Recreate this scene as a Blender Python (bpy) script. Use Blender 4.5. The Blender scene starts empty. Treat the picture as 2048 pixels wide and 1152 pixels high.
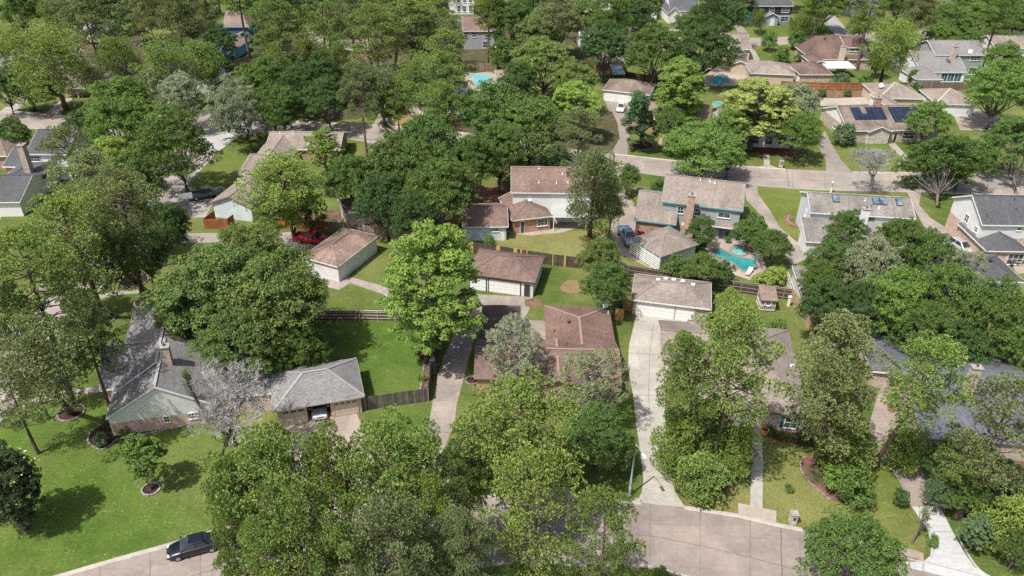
import bpy, math, random
import numpy as np
from mathutils import Vector, Matrix
C = bpy.context
SC = C.scene
COL = SC.collection
rad = math.radians
# ---------------- camera, sky, sun, exposure ----------------
FPX, TILT, ROLL, CAMH = 1593.0, rad(32.0), rad(1.2), 60.0
cam_d = bpy.data.cameras.new('camera'); cam = bpy.data.objects.new('camera', cam_d); COL.objects.link(cam)
cam_d.sensor_width = 36; cam_d.lens = 36*FPX/2048; cam_d.clip_start = 0.5; cam_d.clip_end = 6000
_F = Vector((0, math.cos(TILT), -math.sin(TILT)))
_R0 = Vector((1, 0, 0)); _U0 = _R0.cross(_F)
_R = _R0*math.cos(ROLL) + _U0*math.sin(ROLL)
_U = _R.cross(_F)
cam.matrix_world = Matrix.Translation((0, 0, CAMH)) @ Matrix((_R, _U, -_F)).transposed().to_4x4()
SC.camera = cam
CAMP = Vector((0, 0, CAMH))
SUN_EL, SUN_AZ = rad(60), rad(223)       # azimuth of the sun in the xy plane (direction TO the sun)
to_sun = Vector((math.cos(SUN_AZ)*math.cos(SUN_EL), math.sin(SUN_AZ)*math.cos(SUN_EL), math.sin(SUN_EL)))
sun_d = bpy.data.lights.new('sun', 'SUN'); sun_d.energy = 5.0; sun_d.angle = rad(0.53); sun_d.color = (1.0, 0.96, 0.89)
sun = bpy.data.objects.new('sun', sun_d); COL.objects.link(sun); sun.location = (0, 0, 200)
sun.rotation_euler = to_sun.to_track_quat('Z', 'Y').to_euler()
world = bpy.data.worlds.new('World'); SC.world = world; world.use_nodes = True
_wn = world.node_tree; _sky = _wn.nodes.new('ShaderNodeTexSky'); _sky.sky_type = 'NISHITA'; _sky.sun_disc = False
_sky.sun_elevation = SUN_EL; _sky.air_density = 1.0; _sky.dust_density = 4.0; _sky.ozone_density = 0.3; _sky.sun_rotation = math.pi/2 - SUN_AZ
_wn.links.new(_sky.outputs[0], _wn.nodes['Background'].inputs[0]); _wn.nodes['Background'].inputs[1].default_value = 0.125
SC.view_settings.view_transform = 'Standard'; SC.view_settings.look = 'None'
SC.view_settings.exposure = 0.32; SC.view_settings.gamma = 1.0
SC.cycles.use_denoising = False; SC.cycles.denoiser = 'OPENIMAGEDENOISE'; SC.cycles.denoising_input_passes = 'RGB_ALBEDO_NORMAL'; SC.cycles.denoising_prefilter = 'ACCURATE'; SC.cycles.max_bounces = 6; SC.cycles.diffuse_bounces = 4; SC.cycles.glossy_bounces = 2; SC.cycles.transmission_bounces = 3
SC.cycles.transparent_max_bounces = 4; SC.cycles.caustics_reflective = False; SC.cycles.caustics_refractive = False

def ray(px, py):
    return (_F*FPX + _R*(px-1024) - _U*(py-576)).normalized()
def P(px, py, z=0.0):
    """world point seen at photo pixel (px,py) on the level z"""
    d = ray(px, py); t = (z-CAMH)/d.z
    return CAMP + d*t
def P2(px, py, z=0.0):
    v = P(px, py, z); return (v.x, v.y)
def proj(v):
    r = Vector(v)-CAMP; k = FPX/r.dot(_F)
    return (1024+r.dot(_R)*k, 576-r.dot(_U)*k)

# ---------------- materials ----------------
MATS = {}
class N:
    def __init__(s, name):
        s.m = bpy.data.materials.new(name); s.m.use_nodes = True; s.t = s.m.node_tree
        s.b = s.t.nodes['Principled BSDF']; s.out = s.t.nodes['Material Output']
    def n(s, typ, **kw):
        nd = s.t.nodes.new('ShaderNode'+typ)
        for k, v in kw.items(): setattr(nd, k, v)
        return nd
    def l(s, a, b): s.t.links.new(a, b)
    def coord(s, which='UV'): return s.n('TexCoord').outputs[which]
    def pos(s): return s.n('NewGeometry').outputs['Position']
    def noise(s, vec, scale, detail=4, rough=.55):
        nd = s.n('TexNoise'); nd.inputs['Scale'].default_value = scale; nd.inputs['Detail'].default_value = detail
        nd.inputs['Roughness'].default_value = rough; s.l(vec, nd.inputs['Vector']); return nd.outputs['Fac']
    def ramp(s, fac, stops):
        r = s.n('ValToRGB'); e = r.color_ramp.elements
        while len(e) < len(stops): e.new(.5)
        for i, (p, c) in enumerate(stops):
            e[i].position = p; e[i].color = (*c, 1) if len(c) == 3 else c
        s.l(fac, r.inputs[0]); return r.outputs[0]
    def mix(s, fac, a, b, mode='MIX'):
        m = s.n('Mix', data_type='RGBA', blend_type=mode)
        for sock, v in ((m.inputs[0], fac), (m.inputs[6], a), (m.inputs[7], b)):
            if hasattr(v, 'is_linked'): s.l(v, sock)
            else: sock.default_value = v if isinstance(v, float) else (*v, 1)
        return m.outputs[2]
    def mul(s, a, k):
        m = s.n('VectorMath', operation='SCALE'); s.l(a, m.inputs[0])
        if hasattr(k, 'is_linked'): s.l(k, m.inputs['Scale'])
        else: m.inputs['Scale'].default_value = k
        return m.outputs[0]
    def maprange(s, v, a, b, c, d):
        m = s.n('MapRange'); s.l(v, m.inputs[0])
        for i, x in enumerate((a, b, c, d)): m.inputs[i+1].default_value = x
        return m.outputs[0]
    def bump(s, h, strength=.3, dist=.02):
        b = s.n('Bump'); b.inputs['Strength'].default_value = strength; b.inputs['Distance'].default_value = dist
        s.l(h, b.inputs['Height']); s.l(b.outputs[0], s.b.inputs['Normal'])
    def fin(s, col, rough=.85, spec=.3):
        if hasattr(col, 'is_linked'): s.l(col, s.b.inputs['Base Color'])
        else: s.b.inputs['Base Color'].default_value = (*col, 1)
        s.b.inputs['Roughness'].default_value = rough; s.b.inputs['Specular IOR Level'].default_value = spec
        return s.m
def cached(fn):
    def g(*a):
        k = (fn.__name__,)+a
        if k not in MATS: MATS[k] = fn(*a)
        return MATS[k]
    return g
def sc(c, k): return tuple(min(1, x*k) for x in c)

@cached
def plain(c, rough=.6, metal=0.0, spec=.4):
    n = N('plain'); n.b.inputs['Metallic'].default_value = metal
    v = n.maprange(n.noise(n.pos(), 3.0, 5), .3, .7, .9, 1.06)
    return n.fin(n.mul(n.mix(0.0, c, c), v), rough, spec)
@cached
def paint(c):
    n = N('car_paint'); n.b.inputs['Coat Weight'].default_value = .8; n.b.inputs['Coat Roughness'].default_value = .04
    n.b.inputs['Metallic'].default_value = .35
    return n.fin(c, .32, .5)
@cached
def shingle(c, stain=.35):
    n = N('asphalt_shingles'); uv = n.coord()
    br = n.n('TexBrick'); br.offset = .5; n.l(uv, br.inputs['Vector'])
    br.inputs['Color1'].default_value = (.78, .78, .78, 1); br.inputs['Color2'].default_value = (1.2, 1.2, 1.2, 1)
    br.inputs['Mortar'].default_value = (.62, .62, .62, 1); br.inputs['Scale'].default_value = 1
    br.inputs['Brick Width'].default_value = .32; br.inputs['Row Height'].default_value = .16; br.inputs['Mortar Size'].default_value = .014
    p = n.pos()
    gr = n.maprange(n.noise(p, 5, 5, .7), .32, .68, .86, 1.13)
    big = n.maprange(n.noise(p, .22, 4), .35, .65, 1-stain*.75, 1+stain*.4)
    mp = n.n('Mapping'); n.l(uv, mp.inputs[0]); mp.inputs['Scale'].default_value = (1.1, .12, 1)
    st = n.maprange(n.noise(mp.outputs[0], 1.0, 4), .35, .7, 1+stain*.2, 1-stain*.5)
    col = n.mix(1.0, br.outputs[0], c, 'MULTIPLY')
    warm = n.mix(n.noise(p, .5, 3), col, n.mix(1.0, col, (1.12, 1.0, .9), 'MULTIPLY'))
    col = n.mul(n.mul(n.mul(warm, gr), big), st)
    n.bump(n.noise(p, 25, 3), .4, .02)
    return n.fin(col, .92, .2)
@cached
def siding(c, board=.2):
    n = N('lap_siding'); uv = n.coord(); w = n.n('TexWave', wave_type='BANDS', bands_direction='Y', wave_profile='SAW')
    n.l(uv, w.inputs[0]); w.inputs['Scale'].default_value = .3141/board*1.0
    line = n.ramp(w.outputs['Fac'], [(0, (.62,)*3), (.12, (.95,)*3), (1, (1.03,)*3)])
    v = n.maprange(n.noise(n.pos(), .9, 4), .3, .7, .88, 1.06)
    n.bump(w.outputs['Fac'], .6, .03)
    return n.fin(n.mul(n.mix(1.0, line, c, 'MULTIPLY'), v), .65, .3)
@cached
def brick(c, mortar=(.42, .38, .34)):
    n = N('brickwork'); uv = n.coord(); br = n.n('TexBrick'); n.l(uv, br.inputs['Vector'])
    br.inputs['Color1'].default_value = (*sc(c, .72), 1); br.inputs['Color2'].default_value = (*sc(c, 1.25), 1)
    br.inputs['Mortar'].default_value = (*mortar, 1); br.inputs['Scale'].default_value = 1
    br.inputs['Brick Width'].default_value = .24; br.inputs['Row Height'].default_value = .085; br.inputs['Mortar Size'].default_value = .011
    v = n.maprange(n.noise(n.pos(), 2.3, 5, .7), .3, .7, .7, 1.35)
    n.bump(br.outputs['Fac'], .4, -.01)
    return n.fin(n.mul(br.outputs[0], v), .9, .2)
@cached
def boards(c, w=.15, worn=.3):
    n = N('fence_boards'); uv = n.coord(); sx = n.n('SeparateXYZ'); n.l(uv, sx.inputs[0])
    dv = n.n('Math', operation='DIVIDE'); n.l(sx.outputs[0], dv.inputs[0]); dv.inputs[1].default_value = w
    fl = n.n('Math', operation='FLOOR'); n.l(dv.outputs[0], fl.inputs[0])
    fr = n.n('Math', operation='FRACT'); n.l(dv.outputs[0], fr.inputs[0])
    wn = n.n('TexWhiteNoise', noise_dimensions='1D'); n.l(fl.outputs[0], wn.inputs['W'])
    per = n.maprange(wn.outputs['Value'], 0, 1, 1-worn, 1+worn)
    gap = n.ramp(fr.outputs[0], [(0, (.25,)*3), (.1, (1,)*3), (.9, (1,)*3), (1, (.25,)*3)])
    mp = n.n('Mapping'); n.l(uv, mp.inputs[0]); mp.inputs['Scale'].default_value = (9, .8, 1)
    gr = n.maprange(n.noise(mp.outputs[0], 1.2, 4), .3, .7, .75, 1.2)
    big = n.maprange(n.noise(n.pos(), .6, 3), .3, .7, .78, 1.2)
    return n.fin(n.mul(n.mul(n.mul(n.mix(1.0, gap, c, 'MULTIPLY'), per), gr), big), .9, .15)
@cached
def concrete(c, dirt=.3, fine=.12):
    c = sc(c, .68)
    n = N('concrete'); p = n.pos()
    a = n.maprange(n.noise(p, .28, 6, .62), .3, .7, 1-dirt, 1+dirt*.35)
    b = n.maprange(n.noise(p, 2.2, 5, .6), .3, .7, 1-fine, 1+fine)
    g = n.maprange(n.noise(p, 14, 3, .7), .3, .7, .9, 1.1)
    wm = n.mix(n.noise(p, .12, 3), c, (c[0]*.98, c[1]*1.0, c[2]*1.04))
    spots = n.maprange(n.noise(p, 1.1, 6, .7), .62, .74, 1, .66)
    br = n.n('TexBrick'); br.offset = .37; n.l(p, br.inputs[0]); br.inputs['Scale'].default_value = 1; br.inputs['Brick Width'].default_value = 5.3; br.inputs['Row Height'].default_value = 4.1; br.inputs['Mortar Size'].default_value = 0
    br.inputs['Color1'].default_value = (.9, .9, .9, 1); br.inputs['Color2'].default_value = (1.07, 1.065, 1.05, 1)
    xf = n.maprange(n.noise(p, 45, 2, .8), .25, .75, .84, 1.16)
    drip = n.n('Mapping'); n.l(p, drip.inputs[0]); drip.inputs['Scale'].default_value = (.25, 2.2, 1); tr = n.maprange(n.noise(drip.outputs[0], 1.2, 5, .7), .5, .72, 1, .86)
    col = n.mul(n.mul(n.mul(n.mul(n.mul(n.mul(n.mix(1.0, wm, br.outputs[0], 'MULTIPLY'), a), b), g), spots), xf), tr)
    return n.fin(col, .88, .25)
@cached
def grass(c, dry=.3):
    n = N('lawn_grass'); p = n.pos()
    big = n.noise(p, .055, 5, .6); mid = n.noise(p, .35, 5, .62); fine = n.noise(p, 3.2, 5, .75); xf = n.noise(p, 13, 3, .8)
    c1 = n.mix(n.maprange(mid, .32, .68, 0, 1), sc(c, .76), (c[0]*1.25, c[1]*1.14, c[2]*1.1))
    c2 = n.mix(n.maprange(big, .42, .72, 0, dry*1.8), c1, (.19, .185, .07))
    c2 = n.mix(n.maprange(n.noise(p, 1.3, 6, .75), .52, .7, 0, .55), c2, (c[0]*.62, c[1]*.66, c[2]*.8)); c2 = n.mix(n.maprange(n.noise(p, .8, 6, .75), .56, .74, 0, .5), c2, (.17, .19, .05))
    pt = n.mix(n.maprange(n.noise(p, .55, 5, .7), .64, .8, 0, dry), c2, (.2, .145, .075))
    f = n.mul(n.mul(pt, n.maprange(fine, .28, .72, .66, 1.36)), n.maprange(xf, .28, .72, .6, 1.42))
    n.bump(n.noise(p, 9, 4, .8), .8, .06)
    return n.fin(f, .95, .12)
@cached
def soil(c, c2):
    n = N('earth'); p = n.pos()
    a = n.mix(n.maprange(n.noise(p, .8, 6, .7), .38, .62, 0, 1), c, c2)
    n.bump(n.noise(p, 8, 4, .8), .8, .06)
    return n.fin(n.mul(n.mul(a, n.maprange(n.noise(p, 7, 4, .8), .3, .7, .6, 1.45)), n.maprange(n.noise(p, 30, 2, .8), .3, .7, .7, 1.3)), .95, .1)
@cached
def glass(c=(.045, .06, .07)):
    n = N('window_glass'); v = n.maprange(n.noise(n.pos(), .7, 2), .35, .65, .5, 1.8)
    return n.fin(n.mul(n.mix(0.0, c, c), v), .08, .8)
@cached
def poolwater(c):
    n = N('pool_water'); p = n.pos()
    w = n.noise(p, 2.5, 3); n.bump(w, .25, .05)
    vo = n.n('TexVoronoi', feature='SMOOTH_F1'); n.l(p, vo.inputs[0]); vo.inputs['Scale'].default_value = 1.8
    k = n.maprange(vo.outputs[0], 0, .8, 1.2, .85)
    return n.fin(n.mul(n.mul(n.mix(0.0, c, c), k), n.maprange(n.noise(p, .25, 2), .35, .65, .85, 1.15)), .06, .5)
@cached
def solar():
    n = N('solar_cells'); uv = n.coord(); br = n.n('TexBrick'); br.offset = 0.0; n.l(uv, br.inputs[0])
    br.inputs['Color1'].default_value = (.012, .016, .035, 1); br.inputs['Color2'].default_value = (.02, .025, .05, 1); br.inputs['Mortar'].default_value = (.05, .055, .075, 1)
    br.inputs['Scale'].default_value = 1; br.inputs['Brick Width'].default_value = 1.0; br.inputs['Row Height'].default_value = 1.65; br.inputs['Mortar Size'].default_value = .03
    return n.fin(br.outputs[0], .25, .5)
@cached
def bark(c):
    n = N('bark'); o = n.coord('Object'); mp = n.n('Mapping'); n.l(o, mp.inputs[0]); mp.inputs['Scale'].default_value = (3, 3, .7)
    v = n.maprange(n.noise(mp.outputs[0], 2.5, 5, .7), .3, .7, .55, 1.5)
    n.bump(n.noise(mp.outputs[0], 5, 4), .7, .05)
    return n.fin(n.mul(n.mix(0.0, c, c), v), .95, .1)
@cached
def foliage(kind):
    n = N('foliage_'+kind); oi = n.n('ObjectInfo'); g = n.n('NewGeometry'); o = n.coord('Object')
    tone = n.n('Attribute'); tone.attribute_name = 'tone'
    v = n.maprange(g.outputs['Random Per Island'], 0, 1, .9, 1.1)
    hue = n.mix(tone.outputs['Fac'], n.mix(1.0, oi.outputs['Color'], (.82, .86, .86), 'MULTIPLY'), n.mix(1.0, oi.outputs['Color'], (1.24, 1.2, 1.12), 'MULTIPLY'))
    hue = n.mix(n.maprange(n.noise(o, .4, 3, .6), .4, .66, 0, 1), hue, n.mix(1.0, hue, (1.18, 1.07, 1.0), 'MULTIPLY'))
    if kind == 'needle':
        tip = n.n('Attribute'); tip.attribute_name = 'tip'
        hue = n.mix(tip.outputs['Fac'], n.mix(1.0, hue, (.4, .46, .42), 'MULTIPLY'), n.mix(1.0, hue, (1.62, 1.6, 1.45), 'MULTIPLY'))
    col = n.mul(hue, v)
    n.l(col, n.b.inputs['Base Color']); n.b.inputs['Roughness'].default_value = .6; n.b.inputs['Specular IOR Level'].default_value = .25
    tr = n.n('BsdfTranslucent'); n.l(n.mix(1.0, col, (1.15, 1.3, .6), 'MULTIPLY'), tr.inputs[0])
    mx = n.n('MixShader'); mx.inputs[0].default_value = .24
    n.l(n.b.outputs[0], mx.inputs[1]); n.l(tr.outputs[0], mx.inputs[2]); n.l(mx.outputs[0], n.out.inputs[0])
    return n.m

# ---------------- mesh building ----------------
def add_uv(me):
    if not me.polygons or not me.loops: return
    nv = len(me.vertices); co = np.empty(nv*3, np.float32); me.vertices.foreach_get('co', co); co = co.reshape(-1, 3)
    nl = len(me.loops); vi = np.empty(nl, np.int32); me.loops.foreach_get('vertex_index', vi)
    npf = len(me.polygons); nr = np.empty(npf*3, np.float32); me.polygons.foreach_get('normal', nr); nr = nr.reshape(-1, 3)
    tot = np.empty(npf, np.int32); me.polygons.foreach_get('loop_total', tot)
    ln = np.repeat(nr, tot, axis=0)
    h = np.hypot(ln[:, 0], ln[:, 1]); flat = h < .02; hh = np.where(flat, 1, h)
    ux = np.where(flat, 1, -ln[:, 1]/hh); uy = np.where(flat, 0, ln[:, 0]/hh)
    u = np.stack([ux, uy, np.zeros_like(ux)], 1); v = np.cross(ln, u); v[flat] = (0, 1, 0)
    c = co[vi]; uv = np.stack([(c*u).sum(1), (c*v).sum(1)], 1).astype(np.float32)
    lay = me.uv_layers.new(name='UVMap'); lay.data.foreach_set('uv', uv.ravel())

class MB:
    def __init__(s): s.v = []; s.f = []; s.mi = []; s.sm = []
    def poly(s, pts, mi=0, smooth=False):
        b = len(s.v); s.v += [tuple(p) for p in pts]; s.f.append(tuple(range(b, b+len(pts)))); s.mi.append(mi); s.sm.append(smooth)
    def faces(s, verts, faces, mi=0, smooth=False):
        b = len(s.v); s.v += [tuple(p) for p in verts]
        for f in faces: s.f.append(tuple(b+i for i in f)); s.mi.append(mi); s.sm.append(smooth)
    def box(s, c, d, ex=(1, 0, 0), ez=(0, 0, 1), mi=0):
        """box centred at c, dims d along ex, ey, ez"""
        ex = Vector(ex).normalized(); ez = Vector(ez).normalized(); ey = ez.cross(ex); c = Vector(c)
        vs = [c+ex*(d[0]*i)+ey*(d[1]*j)+ez*(d[2]*k) for k in (-.5, .5) for j in (-.5, .5) for i in (-.5, .5)]
        s.faces(vs, [(0, 2, 3, 1), (4, 5, 7, 6), (0, 1, 5, 4), (2, 6, 7, 3), (0, 4, 6, 2), (1, 3, 7, 5)], mi)
    def bar(s, a, b, w, h, up=(0, 0, 1), mi=0):
        a = Vector(a); b = Vector(b); d = b-a; L = d.length
        if L < 1e-6: return
        ex = d/L; u = Vector(up); ey = u.cross(ex)
        if ey.length < 1e-4: ey = Vector((0, 1, 0)).cross(ex)
        ey.normalize(); ez = ex.cross(ey)
        s.box((a+b)/2, (L, w, h), ex, ez, mi)
    def prism(s, pts, z0, z1, mi=0, bottom=False):
        n = len(pts)
        ar = sum(pts[i][0]*pts[(i+1) % n][1]-pts[(i+1) % n][0]*pts[i][1] for i in range(n))
        if ar < 0: pts = list(reversed(pts))
        vs = [(p[0], p[1], z0) for p in pts]+[(p[0], p[1], z1) for p in pts]
        fs = [tuple(range(n, 2*n))]+[(i, (i+1) % n, n+(i+1) % n, n+i) for i in range(n)]
        if bottom: fs.append(tuple(reversed(range(n))))
        s.faces(vs, fs, mi)
    def tube(s, pts, rs, n=7, mi=0, cap=True, smooth=True):
        pts = [Vector(p) for p in pts]; vs = []; m = len(pts)
        for i, p in enumerate(pts):
            t = (pts[min(i+1, m-1)]-pts[max(i-1, 0)]).normalized()
            a = t.cross(Vector((0, 0, 1)));
            if a.length < .05: a = t.cross(Vector((1, 0, 0)))
            a.normalize(); b = t.cross(a)
            for k in range(n):
                an = 2*math.pi*k/n; vs.append(p+(a*math.cos(an)+b*math.sin(an))*rs[i])
        fs = [(i*n+k, i*n+(k+1) % n, (i+1)*n+(k+1) % n, (i+1)*n+k) for i in range(m-1) for k in range(n)]
        if cap: fs += [tuple(range(n)), tuple(reversed(range((m-1)*n, m*n)))]
        s.faces(vs, fs, mi, smooth)
    def cyl(s, c, r, h, n=16, mi=0, r2=None):
        r2 = r if r2 is None else r2; c = Vector(c)
        vs = [c+Vector((math.cos(2*math.pi*k/n)*r, math.sin(2*math.pi*k/n)*r, 0)) for k in range(n)]
        vs += [c+Vector((math.cos(2*math.pi*k/n)*r2, math.sin(2*math.pi*k/n)*r2, h)) for k in range(n)]
        s.faces(vs, [(k, (k+1) % n, n+(k+1) % n, n+k) for k in range(n)]+[tuple(range(n, 2*n)), tuple(reversed(range(n)))], mi)
    def build(s, name, mats, parent=None, origin=None, uv=True):
        if not isinstance(mats, (list, tuple)): mats = [mats]
        o = Vector(origin) if origin is not None else (parent_world(parent) if parent else Vector((0, 0, 0)))
        me = bpy.data.meshes.new(name)
        me.from_pydata([(v[0]-o.x, v[1]-o.y, v[2]-o.z) for v in s.v], [], s.f)
        for m in mats: me.materials.append(m)
        me.polygons.foreach_set('material_index', s.mi); me.polygons.foreach_set('use_smooth', s.sm)
        me.validate(); me.update()
        if uv: add_uv(me)
        ob = bpy.data.objects.new(name, me); COL.objects.link(ob)
        if parent: ob.parent = parent
        if parent is None: ob.location = o
        return ob
def parent_world(p):
    v = Vector((0, 0, 0))
    while p: v += p.location; p = p.parent
    return v
def tag(o, label=None, cat=None, group=None, kind=None):
    if label: o['label'] = label
    if cat: o['category'] = cat
    if group: o['group'] = group
    if kind: o['kind'] = kind
    return o
def thing(name, label, cat, loc=(0, 0, 0), group=None):
    o = bpy.data.objects.new(name, None); COL.objects.link(o); o.location = loc; o.empty_display_size = .3
    return tag(o, label, cat, group)
def copy_tree(o, parent=None):
    c = o.copy(); COL.objects.link(c); c.parent = parent
    for ch in list(o.children): copy_tree(ch, c)
    return c
def smooth(pts, k=4, closed=False):
    out = []; n = len(pts); seg = n if closed else n-1
    for i in range(seg):
        g = (lambda j: pts[j % n]) if closed else (lambda j: pts[max(0, min(n-1, j))])
        p0, p1, p2, p3 = g(i-1), g(i), g(i+1), g(i+2)
        for q in range(k):
            t = q/k
            out.append(tuple(.5*((2*p1[a])+(-p0[a]+p2[a])*t+(2*p0[a]-5*p1[a]+4*p2[a]-p3[a])*t*t+(-p0[a]+3*p1[a]-3*p2[a]+p3[a])*t**3) for a in range(2)))
    if not closed: out.append(tuple(pts[-1]))
    return out
def structure(name, mb, mats, origin=(0, 0, 0)):
    return tag(mb.build(name, mats, None, origin), kind='structure')
# ---------------- ground, roads, drives, paths, beds ----------------
GRASS = (.068, .108, .024)
g = MB(); g.box((0, 900, -.5), (5200, 4400, 1.0)); structure('ground', g, grass(GRASS, .45))
PINKISH = (.41, .355, .32); PALE = (.46, .41, .36); NEWC = (.60, .60, .60); OLDC = (.37, .32, .28)
_z = {}
def sheet(name, px, mat, z, sm=0, closed=True):
    pts = [P2(*p) for p in px]
    if sm: pts = smooth(pts, sm, True)
    m = MB(); m.prism(pts, -.2, z); return structure(name, m, mat)
def kerb(px, mat=None, w=.42, h=.13, side=1, name='kerb', sm=4):
    pts = smooth([P2(*p) for p in px], sm); m = MB(); n = len(pts); vs = []
    for i, p in enumerate(pts):
        a = pts[max(0, i-1)]; b = pts[min(n-1, i+1)]; d = Vector((b[0]-a[0], b[1]-a[1])); d.normalize(); q = Vector((-d.y, d.x))*side
        for (o, z) in ((0, -.05), (0, h), (w*.6, h), (w, .03), (w, -.05)): vs.append((p[0]+q.x*o, p[1]+q.y*o, z))
    fs = []
    for i in range(n-1):
        for k in range(4):
            a = i*5+k; fs.append((a, a+1, a+6, a+5) if side < 0 else (a, a+5, a+6, a+1))
    m.faces(vs, fs); return structure(name, m, mat or concrete((.56, .51, .46), .25))
def strip(m, a, b, w, z):
    A = Vector(P2(*a)); B = Vector(P2(*b)); d = (B-A).normalized(); q = Vector((-d.y, d.x))*w/2
    m.poly([(A.x-q.x, A.y-q.y, z), (B.x-q.x, B.y-q.y, z), (B.x+q.x, B.y+q.y, z), (A.x+q.x, A.y+q.y, z)])
def joints(lines, z, w=.045, name='pavement_joint', jag=0):
    m = MB(); R_ = random.Random(5)
    for ln in lines:
        for a, b in zip(ln[:-1], ln[1:]):
            if jag:
                k = 7; pts = [(a[0]+(b[0]-a[0])*t/k+(R_.uniform(-jag, jag) if 0 < t < k else 0), a[1]+(b[1]-a[1])*t/k) for t in range(k+1)]
                for p, q in zip(pts[:-1], pts[1:]): strip(m, p, q, w, z)
            else: strip(m, a, b, w, z)
    return structure(name, m, plain((.10, .085, .075), .95))

near_up = [(-120, 1235), (60, 1168), (112, 1152), (232, 1117), (354, 1083), (480, 1047), (620, 1018), (780, 1000), (922, 994), (1000, 990), (1117, 990), (1190, 995), (1277, 1003), (1368, 1013), (1476, 1029), (1563, 1049), (1663, 1070), (1769, 1097), (1847, 1121), (1940, 1146), (2048, 1178), (2200, 1225)]
near_low = [(-60, 1380), (354, 1235), (600, 1175), (850, 1145), (1007, 1131), (1163, 1134), (1293, 1136), (1354, 1151), (1500, 1195), (1800, 1290), (2000, 1350), (2300, 1440)]
sheet('road', near_up+near_low[::-1], concrete((.385, .325, .285), .3), .008)
kerb(near_up[:13]+[(1270, 1002)], side=-1); kerb(near_up[13:15], side=-1); kerb(near_up[14:19], side=-1); kerb([(1990, 1160), (2048, 1178), (2200, 1225)], side=-1)
kerb(near_low, side=1)
r2_up = [(-200, 232), (0, 224), (60, 225), (118, 231), (200, 235), (300, 233), (400, 228), (500, 232), (560, 241), (645, 245), (744, 250), (781, 252), (900, 262), (1050, 284), (1150, 300), (1257, 311), (1360, 322), (1484, 332), (1570, 338), (1652, 342), (1703, 344), (1791, 345), (1893, 347), (2048, 351), (2250, 356)]
r2_low = [(-200, 268), (0, 262), (60, 258), (150, 264), (260, 275), (350, 282), (440, 290), (470, 272), (530, 264), (600, 269), (672, 274), (750, 279), (860, 292), (1000, 316), (1130, 332), (1250, 342), (1305, 350), (1400, 362), (1513, 372), (1600, 379), (1676, 382), (1764, 384), (1890, 388), (2048, 392), (2250, 398)]
sheet('road', r2_up+r2_low[::-1], concrete((.43, .37, .33), .25), .008)
kerb(r2_up[:14], side=-1); kerb(r2_up[13:19], side=-1); kerb(r2_up[20:], side=-1)
kerb(r2_low[:6], side=1); kerb(r2_low[7:12], side=1); kerb(r2_low[13:16], side=1); kerb(r2_low[18:], side=1)
sheet('pavement', [(404, 246), (420, 237), (470, 236), (512, 240), (528, 262), (478, 270), (455, 290), (432, 305), (410, 300), (400, 270)], concrete((.55, .54, .53), .15), .016)
r3_r = [(455, 285), (432, 305), (359, 382), (320, 434), (290, 470), (252, 500), (232, 520), (200, 575), (165, 610), (110, 668), (57, 725), (27, 800), (0, 842), (-60, 930)]
r3_l = [(395, 270), (350, 300), (300, 345), (240, 400), (190, 440), (150, 480), (120, 520), (80, 570), (40, 620), (-20, 690), (-80, 770), (-200, 900)]
sheet('road', r3_r+r3_l[::-1], concrete((.42, .365, .325), .28), .012)
kerb(r3_r[1:4], side=1); kerb(r3_r[4:], side=1)
# far roads
sheet('road', [(1500, 76), (1560, 74), (1620, 72), (1740, 66), (1780, 58), (1850, 60), (1880, 92), (1800, 93), (1740, 82), (1680, 84), (1600, 88), (1500, 92)], concrete((.44, .38, .34), .2), .012)
sheet('road', [(1640, 20), (1660, 22), (1704, 68), (1676, 74), (1650, 50)], concrete((.42, .4, .39), .2), .016)
sheet('road', [(1740, 66), (1850, 58), (2048, 60), (2200, 64), (2200, 76), (2048, 72), (1880, 82)], concrete((.42, .37, .33), .2), .008)
sheet('road', [(1172, -30), (1200, -30), (1200, 10), (1196, 50), (1178, 60), (1170, 30)], concrete((.46, .41, .36), .2), .008)
sheet('driveway', [(1176, 26), (1198, 26), (1202, 50), (1186, 60), (1176, 48)], concrete(PALE, .2), .016)
sheet('road', [(600, 66), (640, 62), (660, 80), (640, 120), (560, 150), (500, 160), (470, 135), (560, 120)], concrete((.44, .38, .34), .2), .012)
sheet('driveway', [(430, 148), (446, 136), (520, 137), (512, 156), (438, 155)], concrete(PALE, .2), .016)
sheet('driveway', [(490, 98), (540, 102), (536, 116), (484, 110)], concrete(PALE, .2), .016)
sheet('driveway', [(1457, 34), (1470, 36), (1496, 66), (1478, 68)], concrete(OLDC, .2), .016)
sheet('pavement', [(1440, 125), (1480, 92), (1510, 100), (1520, 120), (1480, 145), (1440, 150)], concrete(PALE, .2), .012)
# drives near
sheet('driveway', [(1274, 1004), (1283, 985), (1287, 960), (1280, 900), (1274, 860), (1266, 790), (1256, 735), (1258, 690), (1268, 650), (1272, 628), (1410, 642), (1400, 665), (1350, 700), (1334, 740), (1330, 800), (1331, 850), (1336, 900), (1342, 945), (1350, 985), (1371, 1015), (1320, 1010)], concrete((.54, .50, .44), .22), .016)
joints([[(1258, 706), (1345, 712)], [(1266, 790), (1331, 792)], [(1280, 905), (1337, 907)], [(1286, 952), (1344, 957)], [(1308, 645), (1300, 700), (1297, 790), (1305, 905)]], .021)
sheet('driveway', [(800, 1001), (842, 960), (852, 896), (855, 862), (867, 794), (873, 760), (884, 722), (905, 676), (926, 630), (938, 588), (1064, 594), (1058, 620), (1048, 640), (1094, 642), (1100, 712), (1030, 712), (1000, 650), (960, 650), (945, 690), (928, 755), (913, 811), (910, 842), (885, 908), (890, 940), (925, 996)], concrete((.43, .375, .33), .38), .016)
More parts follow.
